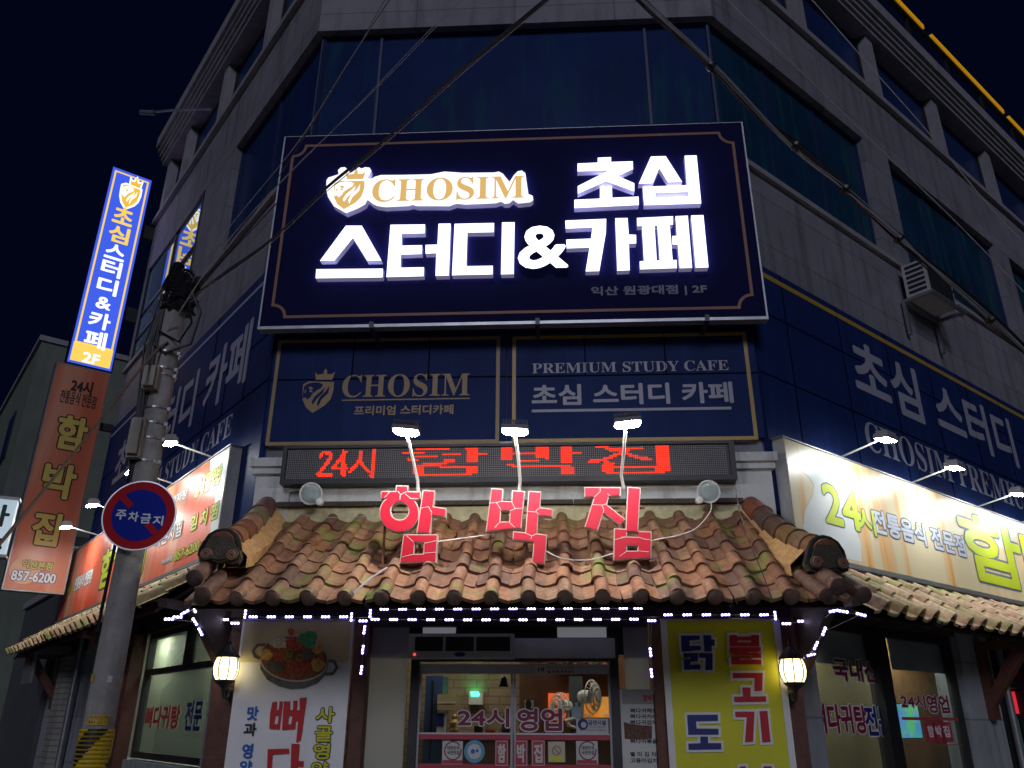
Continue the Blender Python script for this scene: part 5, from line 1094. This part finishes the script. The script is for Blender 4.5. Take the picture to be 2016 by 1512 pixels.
for i, (m, polys) in enumerate(YB):
    o_ = MB(); q = MB()
    for k, po in enumerate(polys):
        lps = po if isinstance(po, tuple) else (po,)
        o_.ppoly(C, [[z6(*p) for p in lps[0]]], DB1-.001, DB1+.001+k*.00015+i*.00005, grow=.018)
        q.ppoly(C, [[z6(*p) for p in lp] for lp in lps], DB1+.002, DB1+.0045)
    o_.build('letter_outline', m_outline, yb); q.build('lettering', m, yb)

# ------------------------------------------------------------------ wall lanterns
m_globe = glow('lantern_globe', (1, .82, .42), 3.2)
for (u, v), lab in (((445, 1316), 'glowing ribbed globe lantern on the post beside the white banner'), ((1561, 1320), 'glowing ribbed globe lantern on the post beside the yellow banner')):
    c = C.wp(u, v, .27); base = c-C.n*.16; base[2] = c[2]-.2; r = thing('wall_lantern', base, lab, 'lantern', 'globe lanterns beside the banners')
    up = np.array([0, 0, 1.]); R_ = .098
    q = MB(); q.lathe(c, up, [(R_*.72, -.085), (R_*.92, -.05), (R_, 0), (R_*.95, .04), (R_*.80, .078), (R_*.5, .095)], 20); q.build('globe', m_globe, r, smooth=True)
    q = MB()
    for k in range(8):
        t = 2*math.pi*k/8+.2; e = C.d*math.cos(t)+C.n*math.sin(t); q.tube([c+e*rr+up*h for rr, h in ((R_*.70, -.09), (R_*.96, -.05), (R_*1.05, 0), (R_*1.0, .04), (R_*.85, .085))], .0045, 5)
    q.lathe(c, up, [(R_*.8, -.098), (R_*.82, -.088), (R_*.7, -.084)], 16); q.lathe(c, up, [(R_*.78, -.10), (R_*.4, -.13), (.02, -.145), (.012, -.17)], 14); q.build('cage', m_black, r)
    q = MB(); q.lathe(c, up, [(R_*1.02, .082), (R_*.98, .095), (R_*.62, .135), (R_*.3, .165), (.014, .185), (.020, .20), (.010, .22), (.004, .275)], 16); q.build('cap', m_black, r, smooth=True)
    q = MB(); q.tube([c+up*-.16, c+up*-.21-C.n*.03, c+up*-.22-C.n*.09, c+up*-.16-C.n*.15], .012, 8); q.lathe(c-C.n*.17+up*-.18, C.n, [(.055, 0), (.05, .02), (.03, .035)], 14); q.build('bracket', m_dark, r, smooth=True)

# ------------------------------------------------------------------ strings of white LEDs, three diodes to a module
def led_string(label, P, mods, wire=None):
    """mods: (u, v, depth, angle in degrees in the picture plane of the facade)"""
    pts = [P.wp(u, v, d) for u, v, d, _ in mods]
    r = thing('light_string', pts[0], label, 'light string', 'white light strings under the canopy')
    for (u, v, d, an), p in zip(mods, pts):
        t = math.radians(an); e = P.d*math.cos(t)+np.array([0, 0, 1])*math.sin(t); fz = np.cross(e, P.n); q = MB()
        q.obox(p, e*.036, fz*.0105, P.n*.004, 0)
        for k in (-1, 0, 1): q.lathe(p+e*k*.0255+P.n*.004, P.n, [(.0070, 0), (.0062, .005), (0, .0065)], 8, 1)
        q.build('led_module', [m_ledbase, m_ledw], r)
    if len(pts) > 1:
        q = MB(); q.tube([p-P.n*.006 for p in pts], .0025, 4); q.build('cord', m_wireg, r)
DLS = .17
led_string('long upper row of white lights over the door', C, [(756.5+36.2*k, 1199.5-.15*k, DLS, 0) for k in range(14)]+[(1256, 1197.5, DLS, 0)])
led_string('long lower row of white lights over the door', C, [(729, 1208, DLS, 90)]+[(738.6+36.4*k, 1219.5+.9*math.sin(k*.25), DLS, 0) for k in range(15)])
led_string('row of white lights along the top of the white banner', C, [(483, 1209, DLS+.02, 90)]+[(498.7+35.6*k, 1214.5, DLS+.02, 0) for k in range(6)]+[(692, 1215, DLS+.02, 90)])
led_string('row of white lights along the top of the yellow banner', C, [(1315+37.8*k, 1210.5, DLS+.02, 2) for k in range(6)]+[(1526, 1212, DLS+.02, 90)])
led_string('short string of white lights down the post left of the door', C, [(715, 1222.5, .10, 0), (717.5, 1240, .10, 86), (714.5, 1279, .10, 86), (711.5, 1319, .10, 86)])
led_string('short string of white lights down the post right of the door', C, [(1283, 1222, .10, 0), (1280.5, 1284, .10, 94), (1282.5, 1325, .10, 94)])
led_string('string of white lights along the left corner brace, by the utility pole', C, [(463, 1227, .20, 0), (442, 1220, .22, 0), (407, 1222, .3, 0), (382, 1199, .6, -55), (364, 1206, .8, 30), (350, 1215, .9, 0), (333, 1219, 1.0, 0), (384, 1224, .62, -50), (395, 1244, .45, -55), (406, 1265, .3, -55), (414, 1277, .2, -60)])
led_string('string of white lights along the right corner brace, by the yellow banner', C, [(1548, 1228, .20, 0), (1579, 1223, .25, 2), (1619, 1220, .45, 45), (1641, 1203, .75, 10), (1660, 1204, .85, -10), (1695, 1210, .95, -15), (1622, 1243, .55, 62), (1606, 1271, .38, 58), (1597, 1289, .25, 15)])

# ------------------------------------------------------------------ utility pole, parking sign, cables
PX, PY = -2.905, 6.2
pole = thing('utility_pole', (PX, PY, 0), 'concrete utility pole with a knot of black cables at its top, left of the entrance', 'pole')
q = MB(); q.lathe((PX, PY, 0), (0, 0, 1), [(.112, 0), (.108, 1.0), (.098, 2.7), (.086, 5.15), (.084, 5.2)], 28); q.build('shaft', m_pole, pole, smooth=True)
PP = Plane((PX, PY), 0, (0, -1.))
def pz(v, u=None): return PP.px(u or 300, v, .09)[1]
for v in (690, 722, 735, 800, 830, 860, 905, 950):
    u = 173+(1440-v)*.197; z = PP.px(u, v, .09)[1]; q = MB(); q.lathe((PX, PY, z), (0, 0, 1), [(.094, -.008), (.1, -.008), (.1, .008), (.094, .008)], 24); q.obox((PX+.10, PY-.02, z), (.02, 0, 0), (0, .012, 0), (0, 0, .014)); q.build('clamp', m_steel, pole)
for (u, v, w_, h_, d_), nm in (((301, 746, .058, .10, .07), 'meter_box'), ((272, 864, .05, .165, .07), 'meter_box')):
    p = PP.wp(u, v, .10); q = MB(); q.obox(p+np.array([0, .02, 0]), (w_, .02*0, 0), (0, d_, 0), (0, 0, h_)); q.obox(p+np.array([0, -.075, 0]), (w_*.8, 0, 0), (0, .012, 0), (0, 0, h_*.86)); q.build(nm, mat('beige_box', (.30, .28, .24), .6, var=.15), pole)
q = MB()
for k in range(34):                                                     # the knot of loops
    z = rng.uniform(4.88, 5.16); r0 = rng.uniform(.085, .135); t0 = rng.uniform(0, 6.28); pts = []
    for i in range(9): t = t0+i*rng.uniform(.45, .75); pts.append((PX+.03+r0*math.cos(t)*(1+.25*math.sin(i*1.7)), PY-.02+r0*math.sin(t), z+.07*math.sin(i*1.1+k)))
    q.tube(pts, rng.uniform(.007, .016), 6)
for k in range(9):
    x = PX+rng.uniform(-.13, -.06); q.tube([(x, PY-.06, 5.0), (x-.03+rng.uniform(-.03, .03), PY-.08, 4.5), (x, PY-.07, 4.05-.1*k)], .008, 5)
q.tube([(PX+.1, PY-.1, 5.1), (PX+.26, PY-.1, 4.8), (PX+.22, PY-.1, 4.5), (PX+.02, PY-.1, 4.42), (PX-.08, PY-.1, 4.5)], .014, 7)
q.tube([(PX+.12, PY-.08, 4.95), (PX+.2, PY-.1, 4.7), (PX+.12, PY-.1, 4.52), (PX-.06, PY-.1, 4.62)], .010, 6)
q.build('cable_knot', m_wire, pole, smooth=True)
q = MB()
for k in range(3): q.lathe((PX+.1-.05*k, PY-.12, 5.0+.09*k), (.3, -.2, 1), [(.03, -.08), (.05, -.07), (.05, .07), (.02, .09)], 12)
q.build('splice_case', mat('black_gloss', (.015, .015, .018), .15, var=0), pole, smooth=True)
q = MB()
for dx, dy in ((-.105, -.02), (-.098, -.045), (-.085, -.06)): q.tube([(PX+dx*1.02, PY+dy, 4.6), (PX+dx*1.06, PY+dy*1.1, 3.6), (PX+dx*1.12, PY+dy*1.1, 2.8), (PX+dx*1.18, PY+dy*1.2, 2.2)], .009, 6)
q.build('riser_cable', m_wire, pole)
# yellow and black wrap, stickers
zw = PP.px(170, 1435, .11)[1]
m_wy = mat('warning_yellow', (.62, .42, .01), .45, var=.15, vs=20); 
q = MB(); R0 = .1145
N = 48; NZ = 110; V = []; F = []; mi = []
for j in range(NZ+1):
    for i in range(N): t = 2*math.pi*i/N; V.append((PX+R0*math.cos(t), PY+R0*math.sin(t), .2+(zw-.2)*j/NZ))
for j in range(NZ):
    for i in range(N):
        F.append((j*N+i, j*N+(i+1) % N, (j+1)*N+(i+1) % N, (j+1)*N+i)); s_ = (j*(zw-.2)/NZ)*2.3-i/N*2.0+.35; mi.append(0 if (s_ % 1) < .6 else 1)
q.add(V, F, mi); wr = q.build('warning_wrap', [m_wy, m_black], pole, smooth=True)
q = MB()
for j in range(16):
    for i in range(26):
        t = math.pi+math.pi*(i+.5*(j % 2))/26; z = zw-.02-j*.028
        q.lathe((PX+R0*math.cos(t), PY+R0*math.sin(t), z), (math.cos(t), math.sin(t), 0), [(.008, 0), (.005, .004), (0, .005)], 5)
q.build('studs', mat('stud_rubber', (.30, .20, .012), .5, var=.3, vs=30), wr)
def curved(name, t0, t1, z0, z1, m, R=.1125):
    q = MB(); n = 8; V = []
    for i in range(n+1):
        t = t0+(t1-t0)*i/n; V += [(PX+R*math.cos(t), PY+R*math.sin(t), z0), (PX+R*math.cos(t), PY+R*math.sin(t), z1)]
    q.add(V, [(2*i, 2*i+2, 2*i+3, 2*i+1) for i in range(n)]); return q.build(name, m, pole)
tA = -math.pi/2+.35
zs0, zs1 = PP.px(190, 1428, .11)[1], PP.px(190, 1407, .11)[1]
m_ystk = mat('sticker_yellow', (.55, .36, .04), .5, var=.08)
curved('sticker', tA-.62, tA+.62, zs0, zs1, m_ystk)
for tx, f0, f1 in (('가치인력', .52, .92), ('841-2111', .12, .46)):
    v, fc, _ = glyphs(tx); q = MB(); q.add([(PX+.1132*math.cos(tA-.55+1.1*x), PY+.1132*math.sin(tA-.55+1.1*x), zs0+(zs1-zs0)*(f0+(f1-f0)*y)) for x, y in v], fc); q.build('sticker_lettering', m_textblack, pole)
zq = PP.px(190, 1333, .11)[1]
curved('torn_sticker', tA-1.3, tA-.85, zq-.03, zq+.02, m_ystk, .109); curved('torn_sticker', tA+.1, tA+.4, zq-.035, zq+.01, m_paper, .1085)
# parking sign
c = PP.wp(274, 1014, .17); ang = math.radians(7); Q = Plane(c[:2], ang, (math.sin(ang), -math.cos(ang))); zc_ = c[2]; RS = .268
ns = thing('no_parking_sign', c-np.array([0, 0, RS]), 'round red and blue no parking sign lettered in Korean, fixed to the utility pole', 'road sign')
q = MB(); q.prism(Q, [circ(0, zc_, RS, 56)], -.012, 0); q.build('plate', m_alu, ns)
m_sr = mat('sign_red', (.36, .010, .018), .6, var=.06, spec=.08); m_sb = mat('sign_blue', (.006, .016, .26), .6, var=.06, spec=.08); m_sw = mat('sign_white', (.52, .56, .62), .4, var=.04)
q = MB(); q.prism(Q, [circ(0, zc_, RS-.010, 56)], 0, .002); q.build('red_ring', m_sr, ns)
q = MB(); q.prism(Q, [circ(0, zc_, RS*.735, 56)], .002, .004); q.build('blue_disc', m_sb, ns)
q = MB()
for s0, s1 in ((-.76, -.34), (.34, .76)):
    e = np.array([math.cos(math.radians(-43)), math.sin(math.radians(-43))]); f_ = np.array([-e[1], e[0]])
    q.prism(Q, [[tuple(e*RS*s+f_*RS*h*.085+np.array([0, zc_])) for s, h in ((s0, -1), (s1, -1), (s1, 1), (s0, 1))]], .004, .0055)
q.build('red_slash', m_sr, ns)
q = MB()
for k, ch in enumerate('주차금지'): x = (-.62+k*.34)*RS; q.text(Q, ch, x, zc_-.04-.012*k, x+.21*RS/.74, zc_+.035-.012*k, .007, .004)
q.build('lettering', m_sw, ns)
q = MB(); q.obox((PX, PY-.12, zc_), (.11, 0, 0), (0, .02, 0), (0, 0, .02)); q.obox((PX, PY-.12, zc_+.12), (.11, 0, 0), (0, .02, 0), (0, 0, .015)); q.build('bracket', m_steel, ns)
def wp_depth(u, v, y):
    k = ray(u, v); return EYE+k*(y/k[1])
def cable(label, pts, rads, mt=None, spread=.0, nstr=1, name='cable', sag=0):
    """pts: photograph point and the distance in front of the camera it hangs at"""
    P3 = [wp_depth(u, v, y) for u, v, y in pts]; q = MB()
    # smooth through the points
    fine = []
    for i in range(len(P3)-1):
        p0, p1, p2, p3 = P3[max(i-1, 0)], P3[i], P3[i+1], P3[min(i+2, len(P3)-1)]
        for k in range(8): t = k/8; fine.append(.5*((2*p1)+(-p0+p2)*t+(2*p0-5*p1+4*p2-p3)*t*t+(-p0+3*p1-3*p2+p3)*t**3))
    fine.append(P3[-1])
    def out(p): return not (0 < p[0] < 2016 and p[1] > 0)
    if out(pts[-1]): t_ = fine[-1]-fine[-3]; t_ = t_/np.linalg.norm(t_); fine += [fine[-1]+t_*x for x in ((1.5, 4, 9) if t_[2] > 0 else (1.2,))]      # on towards the next pole
    if out(pts[0]): t_ = fine[0]-fine[2]; t_ = t_/np.linalg.norm(t_); fine = [fine[0]+t_*x for x in ((9, 4, 1.5) if t_[2] > 0 else (1.2,))]+fine
    for s_ in range(nstr):
        ph = rng.uniform(0, 6.28); fr = rng.uniform(.10, .25); ox, oz = rng.uniform(-1, 1), rng.uniform(-1, 1)
        q.tube([p+np.array([spread*(.6*ox+.7*math.sin(ph+fr*i)), 0, spread*(.6*oz+.7*math.cos(ph*1.3+fr*i*1.2))]) for i, p in enumerate(fine)], rads*rng.uniform(.7, 1.25), 6)
    return q.build(name, mt or m_wire, None, label, 'cable', smooth=True)
cable('pale steep cable rising from the pole knot across the left wall', [(365, 575, 6.2), (412, 500, 5.9), (481, 413, 5.6), (584, 281, 5.1), (670, 145, 4.7), (766, 0, 4.3), (800, -50, 4.2)], .004, m_wireg, .010, 2)
cable('thin pale cable pair crossing the left end of the lit sign', [(300, 700, 6.2), (435, 496, 5.8), (567, 344, 5.4), (720, 192, 5.0), (898, 10, 4.6), (960, -50, 4.5)], .003, m_wireg, .010, 2)
cb_ = cable('thick black cable bundle crossing the glowing logo', [(372, 590, 6.15), (440, 540, 5.9), (531, 474, 5.6), (643, 368, 5.2), (760, 275, 4.9), (905, 143, 4.5), (1075, 0, 4.1), (1130, -50, 4.0)], .0055, m_wsheen, .010, 4)
cable('bright thin wire lashed along the thick bundle over the logo', [(372, 596, 6.14), (440, 548, 5.88), (531, 481, 5.58), (643, 377, 5.18), (762, 280, 4.88), (907, 148, 4.48), (1077, 5, 4.08), (1130, -45, 3.98)], .0035, m_wireg)
cable('heavy bundle of tied cables running down to the right edge', [(1225, -30, 4.3), (1275, 15, 4.35), (1400, 132, 4.5), (1480, 220, 4.6), (1565, 285, 4.7), (1665, 375, 4.8), (1760, 460, 4.9), (1855, 545, 5.0), (2016, 690, 5.2), (2080, 750, 5.3)], .007, m_wire, .036, 8)
cable('pale wires wound through the heavy bundle on the right', [(1235, -30, 4.28), (1285, 15, 4.33), (1405, 125, 4.48), (1560, 290, 4.66), (1665, 372, 4.78), (1760, 455, 4.88), (1855, 542, 4.98), (2016, 682, 5.18), (2080, 740, 5.28)], .0026, m_wireg, .032, 4)
q = MB()
for u, v, y in ((1400, 130, 4.45), (1567, 287, 4.65), (1665, 372, 4.75), (1770, 470, 4.85), (1950, 630, 5.05)): q.lathe(wp_depth(u, v, y), (.7, .1, -.65), [(.036, -.02), (.040, 0), (.036, .02)], 10)
q.build('cable_tie', m_black, None, 'black ties gathering the heavy cable bundle on the right', 'cable tie')
cable('single taut wire in front of the right third floor sills', [(1401, -31, 4.6), (1508, 74, 4.73), (1615, 178, 4.87), (1722, 283, 5.0), (1880, 435, 5.2), (2016, 575, 5.4), (2070, 630, 5.5)], .0045, m_wireg)
cable('slack wire before the right upper windows', [(1570, -30, 5.0), (1599, 0, 5.05), (1716, 134, 5.2), (1803, 232, 5.3), (1868, 310, 5.4), (1960, 420, 5.5), (2050, 515, 5.6)], .004, m_wireg)
cable('tan service cable slanting from the pole down to the left edge', [(330, 672, 6.1), (298, 702, 6.0), (188, 842, 5.4), (80, 975, 4.9), (0, 1070, 4.5), (-60, 1140, 4.3)], .0085, mat('tan_cable', (.16, .11, .07), .6, var=.2), .006, 2)
cable('dark twin wires crossing the high left spandrel', [(440, 497, 6.1), (560, 330, 5.7), (700, 110, 5.2), (765, 0, 5.0), (800, -60, 4.9)], .004, m_wsheen, .02, 2)
cable('thin black wire from the pole to the lit sign corner', [(372, 575, 6.15), (450, 500, 6.2), (545, 400, 6.35)], .005)
cable('loose wire hanging down the tiles right of the letters', [(1449, 975, 5.95), (1462, 1030, 5.75), (1482, 1085, 5.55), (1500, 1125, 5.45), (1520, 1180, 5.4)], .004)
cable('cream wire looping from the round floodlight over the tiles to the letters', [(1400, 990, 6.5), (1398, 1008, 6.3), (1370, 1040, 6.15), (1330, 1055, 6.1), (1285, 1064, 6.05), (1205, 1090, 6.0), (1160, 1102, 5.98), (1110, 1100, 5.98), (1075, 1085, 6.0)], .005, m_white)
cable('cream wire from the leftmost letter to the middle one', [(862, 1066, 6.05), (910, 1060, 6.05), (960, 1053, 6.05), (975, 1052, 6.05)], .005, m_white)
cable('grey conduit bent over the tile edge below the leftmost letter', [(762, 1118, 6.0), (735, 1135, 5.75), (700, 1163, 5.6), (695, 1168, 5.58)], .008, m_wireg)
cable('white wire along the top of the tiles on the left', [(580, 1008, 6.75), (620, 1018, 6.72), (690, 1018, 6.72), (750, 1014, 6.72), (800, 1016, 6.72)], .004, m_wireg)

# ------------------------------------------------------------------ air conditioner on the right wall
ac = thing('air_conditioner', Rt.w(3.75, 6.35, .3), 'small air conditioner on a frame under the right hand window band', 'air conditioner')
q = MB(); q.box(Rt, 3.45, 4.2, 6.55, 7.02, .08, .36); q.build('casing', m_lgrey, ac)
q = MB(); 
for k in range(6): q.box(Rt, 3.445, 3.449, 6.6+k*.07, 6.64+k*.07, .12, .34)
for k in range(9): q.box(Rt, 3.5+k*.07, 3.54+k*.07, 6.6, 7.0, .381, .386)
q.build('grille', m_dark, ac)
q = MB(); q.box(Rt, 3.38, 4.3, 6.49, 6.53, .03, .08); q.box(Rt, 3.38, 4.3, 6.49, 6.53, .38, .43); q.box(Rt, 3.38, 3.42, 6.49, 6.53, .08, .38); q.box(Rt, 4.26, 4.3, 6.49, 6.53, .08, .38); q.box(Rt, 3.38, 3.42, 6.05, 6.49, .03, .07); q.box(Rt, 4.26, 4.3, 6.05, 6.49, .03, .07); q.build('frame', m_steel, ac)
q = MB(); q.tube([Rt.w(4.15, 6.6, .4), Rt.w(4.35, 6.5, .35), Rt.w(4.4, 6.9, .1), Rt.w(4.4, 7.2, .03)], .02, 8); q.build('pipe', m_wireg, ac)
# street lit strip along the roof edge and an antenna arm
m_strip = mat('yellow_roof_trim', (.50, .30, .02), .5, var=.1, emit=S(214, 150, 16), es=.5)
yr = thing('roof_light_strip', Rt.w(6, 12.6, .28), 'yellow glowing strip along the right roof edge', 'light strip')
for a0, a1 in ((2.2, 5.85), (6.15, 9.1), (9.35, 12.9)): q = MB(); q.box(Rt, a0, a1, 12.52, 12.60, .24, .30); q.build('lit_length', m_strip, yr)
q = MB(); q.box(Rt, 2.2, 12.9, 12.44, 12.50, .20, .28)
for k in range(8): q.box(Rt, 2.5+k*1.4, 2.54+k*1.4, 11.98, 12.44, .20, .25)
q.build('rail', m_dark, yr)
wb_ = Lf.w(4.35, 10.9, .02); q = MB(); q.tube([wb_, Lf.w(4.9, 11.0, .5), Lf.w(5.3, 11.02, .85)], .02, 7); q.tube([Lf.w(5.15, 11.0, .72), Lf.w(5.35, 11.05, .9)], .04, 8); q.build('pole_arm', m_steel, None, 'short metal arm jutting from the high left windows', 'bracket')

# ------------------------------------------------------------------ neighbours
def block(label, P, a0, a1, z1, d0, d1, m, wins, trim=True):
    b = thing('neighbour_building', P.w((a0+a1)/2, 0, (d0+d1)/2), label, 'building')
    q = MB(); q.box(P, a0, a1, 0, z1, d0, d1); q.build('wall', m, b)
    q = MB(); q.box(P, a0-.05, a1+.05, z1, z1+.12, d0-.05, d1+.06); q.build('roof_edge', m_conc2, b)
    for w0, w1, h0, h1 in wins:
        q = MB(); q.box(P, w0, w1, h0, h1, d1, d1+.03); f = q.build('window', m_frame, b); q = MB(); q.box(P, w0+.05, w1-.05, h0+.05, h1-.05, d1+.03, d1+.035); q.build('pane', m_glassdark, f)
    return b
N2 = Plane(Lf.w(12.0, 0, .9)[:2], math.atan2(Lf.d[1], Lf.d[0]), Lf.n[:2])
block('pale green rendered neighbour building behind the orange vertical sign', N2, 0, 14, 9.3, -6, 0, mat('pale_green_render', (.14, .165, .135), .85, var=.15, vs=2, bump=.3, stain_or_glow=(.12, .14, .12)), [(1.5+3*k, 2.4+3*k, h, h+1.1) for k in range(4) for h in (4.6, 7.0)])
nb = block('dark low annexe with a brick pier at the far end of the left wall', Lf, 8.05, 11.8, 3.6, -5, .05, mat('dark_render', (.07, .07, .08), .85, var=.2), [])
q = MB(); q.box(Lf, 6.5, 6.95, 0, 2.45, -.02, .10); q.build('brick_pier', panelled('pale_brick', (.30, .29, .26), .23, .075, line=.4, mort=.007, off=.5, bump=.4), B)
q = MB(); q.box(Lf, 7.0, 7.9, 2.5, 2.62, -.1, .55)
for k in range(9): q.box(Lf, 7.03+k*.09, 7.06+k*.09, 2.1, 2.5, .4, .44)
q.build('iron_awning', m_steel, nb)
sg_ = thing('white_lightbox', wp_depth(4, 1090, 8.6), 'pale blue lit box sign cut by the left edge of the photo', 'sign')
Q2 = Plane(wp_depth(24, 1030, 8.6)[:2], math.radians(25), (math.sin(math.radians(25)), -math.cos(math.radians(25)))); zt_, zb_ = wp_depth(24, 985, 8.6)[2], wp_depth(20, 1092, 8.6)[2]
q = MB(); q.box(Q2, -.9, 0, zb_, zt_, -.15, 0); q.build('lit_face', mat('lit_pale_blue', (.5, .55, .6), .4, var=0, emit=S(176, 205, 222), es=.5), sg_)
q = MB(); q.box(Q2, -.92, .02, zt_, zt_+.03, -.16, .01); q.box(Q2, -.92, .02, zb_-.03, zb_, -.16, .01); q.build('frame', m_steel, sg_)
q = MB(); q.text(Q2, '아', -.30, zt_-.30, -.04, zt_-.06, .004, .01); q.text(Q2, '스', -.30, zb_+.05, -.04, zb_+.28, .004, .01); q.build('lettering', m_textblack, sg_)
q = MB(); q.box(Q2, -.5, -.42, 0, zb_-.03, -.12, -.04); q.build('post', m_steel, sg_)
# next shop beyond the right stone pier
ns2 = thing('next_shop_front', Rt.w(5.5, 0, 0), 'next shop front on the right with dark frames and red signs at the frame edge', 'shop front')
q = MB(); q.box(Rt, 3.87, 4.0, 0, 2.44, -.1, .02); q.box(Rt, 4.0, 9, 1.98, 2.06, -.1, .01); q.box(Rt, 4.55, 4.62, 0, 2.44, -.1, .012); q.build('frame', m_black, ns2)
q = MB(); q.box(Rt, 4.0, 9, 0, 2.44, -.14, -.12); q.build('pane', m_glassteal, ns2)
m_rl = mat('red_backlit', (.4, .02, .03), .4, var=0, emit=S(214, 40, 52), es=.9); m_grl = mat('green_backlit', (.05, .14, .06), .5, var=.3, emit=S(30, 62, 40), es=.9)
q = MB(); q.box(Rt, 4.05, 4.3, 2.12, 2.36, -.115, -.09); q.box(Rt, 4.5, 6.2, 1.72, 1.95, -.115, -.09); q.build('red_sign', m_rl, ns2)
q = MB(); q.box(Rt, 4.05, 4.5, 1.0, 1.66, -.115, -.10); q.build('green_poster', m_grl, ns2)
for pln, aa, nm in ((Lf, 5.9, 0), (Rt, 3.95, 1)):
    q = MB(); q.tube([pln.w(aa, 0, .06), pln.w(aa, 3.2, .06)], .04, 10); q.build('drainpipe', m_steel, B, smooth=True)
